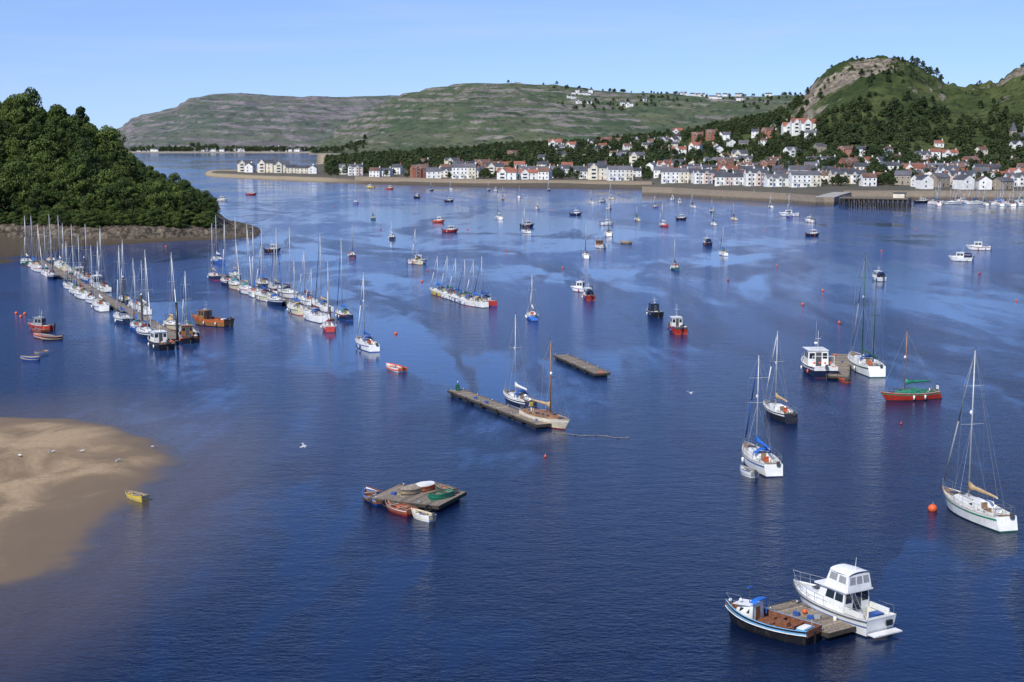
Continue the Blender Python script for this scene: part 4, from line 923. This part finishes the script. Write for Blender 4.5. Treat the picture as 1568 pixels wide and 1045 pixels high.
for i in range(15):
    p=A0.lerp(B0,i/14); pts.append((p.x-A0.x,p.y-A0.y+.3*math.sin(i*.9),.02))
mb.path(pts,.018,'rope',4)
for i,p in enumerate(pts):
    if i%2==0: mb.ball((p[0],p[1],.05),.08,'wood2' if i%4 else 'wood3',8)
mb.obj('floating_mooring_line',(A0.x,A0.y,0))
for u,v,vt,c_ in((272,528,465,'black'),(190,470,425,'dkwood'),(130,432,395,'dkwood'),(80,408,380,'dkwood'),(505,482,470,'dkwood'),(218,498,452,'dkwood')):
    x,y=ground(u,v); h_=zat(vt,y); mb=MB(); mb.cyl((0,0,-1),(0,0,h_),.2,.19,c_,10); mb.cyl((0,0,h_),(0,0,h_+.3),.22,.03,'white' if c_=='dkwood' else 'dkgreen',10); mb.path([(.32*math.cos(q),.32*math.sin(q),.6) for q in [2*math.pi*j/10 for j in range(11)]],.05,'steel',4); mb.obj('mooring_post',(x,y,0))
def gull(fly):
    mb=MB(); prof=[(-.26,.015,0),(-.2,.045,0),(-.08,.075,0),(.05,.085,.0),(.14,.06,.02),(.19,.045,.04),(.24,.045,.05),(.28,.025,.045)]
    mb.loft([[(x,r*math.cos(q),z+r*math.sin(q)) for q in [2*math.pi*j/8 for j in range(8)]] for x,r,z in prof],'gullwhite')
    mb.cyl((.28,0,.045),(.35,0,.03),.014,.004,'yellow',5); mb.add([(-.2,-.04,0),(-.2,.04,0),(-.38,.08,0),(-.38,-.08,0)],[(0,1,2,3)],'gullwhite')
    if fly:
        for sg in(-1,1):
            mb.loft([[(.1,sg*.05,.04),(-.1,sg*.05,.03)],[(.14,sg*.32,.17),(-.06,sg*.32,.15)],[(.05,sg*.58,.14),(-.09,sg*.56,.12)]],'gullgrey' ,closed=False); mb.add([(.05,sg*.58,.14),(-.09,sg*.56,.12),(-.1,sg*.74,.06)],[(0,1,2)],'dkgrey')
    else:
        for sg in(-1,1):
            mb.loft([[(x,sg*(.06+r*.4),.03+r) for x in(.08,-.1,-.3)] for r in(.05,-.04)],'gullgrey',closed=False); mb.cyl((.0,sg*.03,-.06),(.0,sg*.03,-.2),.008,.008,'yellow',4); mb.box((.02,sg*.03,-.2),(.06,.04,.008),'yellow')
    return mb.mesh('seagull')
gf=gull(True);gs=gull(False)
for u,v,z,r in((465,684,1.5,.4),(1057,602,2.5,2.2)):
    x,y=ground(u,v,z); o=link('seagull',gf,(x,y,z),r); o.rotation_euler=(.2,-.1,r)
def sandz(x,y):
    i=int(round((x-gx[0])/.3)); j=int(round((y-gy[0])/.35))
    return float(GZ[min(max(i,0),GZ.shape[0]-1),min(max(j,0),GZ.shape[1]-1)])
for u,v in((80,694),(125,692),(181,705),(235,681),(30,700)):
    x,y=ground(u,v,.5); link('seagull',gs,(x,y,sandz(x,y)+.2),random.uniform(0,6))
# ================================================================= light, sky, camera
EL=math.radians(46); AZ=math.radians(212)
sd=Vector((math.sin(AZ)*math.cos(EL),math.cos(AZ)*math.cos(EL),math.sin(EL)))
l=bpy.data.lights.new('sun','SUN'); l.energy=4.8; l.angle=math.radians(.5); l.color=(1,.95,.86)
so=bpy.data.objects.new('sun',l); scene.collection.objects.link(so); so.rotation_euler=sd.to_track_quat('Z','Y').to_euler()
w=bpy.data.worlds.new('World'); scene.world=w; w.use_nodes=True; nt=w.node_tree; bg=nt.nodes['Background']
tc=nt.nodes.new('ShaderNodeTexCoord'); G=tc.outputs['Generated']
ad=nt.nodes.new('ShaderNodeVectorMath'); ad.operation='ADD'; ad.inputs[1].default_value=(0,0,.06); nt.links.new(G,ad.inputs[0])
sk=nt.nodes.new('ShaderNodeTexSky'); sk.sky_type='NISHITA'; sk.sun_disc=False; sk.sun_elevation=EL; sk.sun_rotation=AZ; sk.air_density=1.0; sk.dust_density=.3; sk.ozone_density=3.0
nt.links.new(ad.outputs[0],sk.inputs['Vector'])
sg_=nt.nodes.new('ShaderNodeSeparateXYZ'); nt.links.new(G,sg_.inputs[0])
tn=mixc(nt,mrange(nt,sg_.outputs[2],.08,.40),(1.06,1.15,1.56),(.66,.95,1.6))
tint=mixc(nt,1.0,sk.outputs[0],tn,'MULTIPLY')
cl=noisen(nt,mapping(nt,G,(1.6,1.6,16),rot=(0,.03,0)),1.5,6,.6,.6); cm=mrange(nt,cl,.42,.85,0,.42)
cc=mixc(nt,cm,tint,(5.8,7.0,9.0)); nt.links.new(cc,bg.inputs[0]); bg.inputs[1].default_value=.1
cam=bpy.data.cameras.new('camera'); co=bpy.data.objects.new('camera',cam); scene.collection.objects.link(co); co.location=(0,0,H); co.rotation_euler=(math.pi/2-PITCH,0,0)
cam.sensor_width=36; cam.lens=F/1568*36; cam.clip_end=80000; cam.clip_start=.5; scene.camera=co
scene.view_settings.view_transform='Standard'; scene.view_settings.look='None'; scene.view_settings.exposure=0
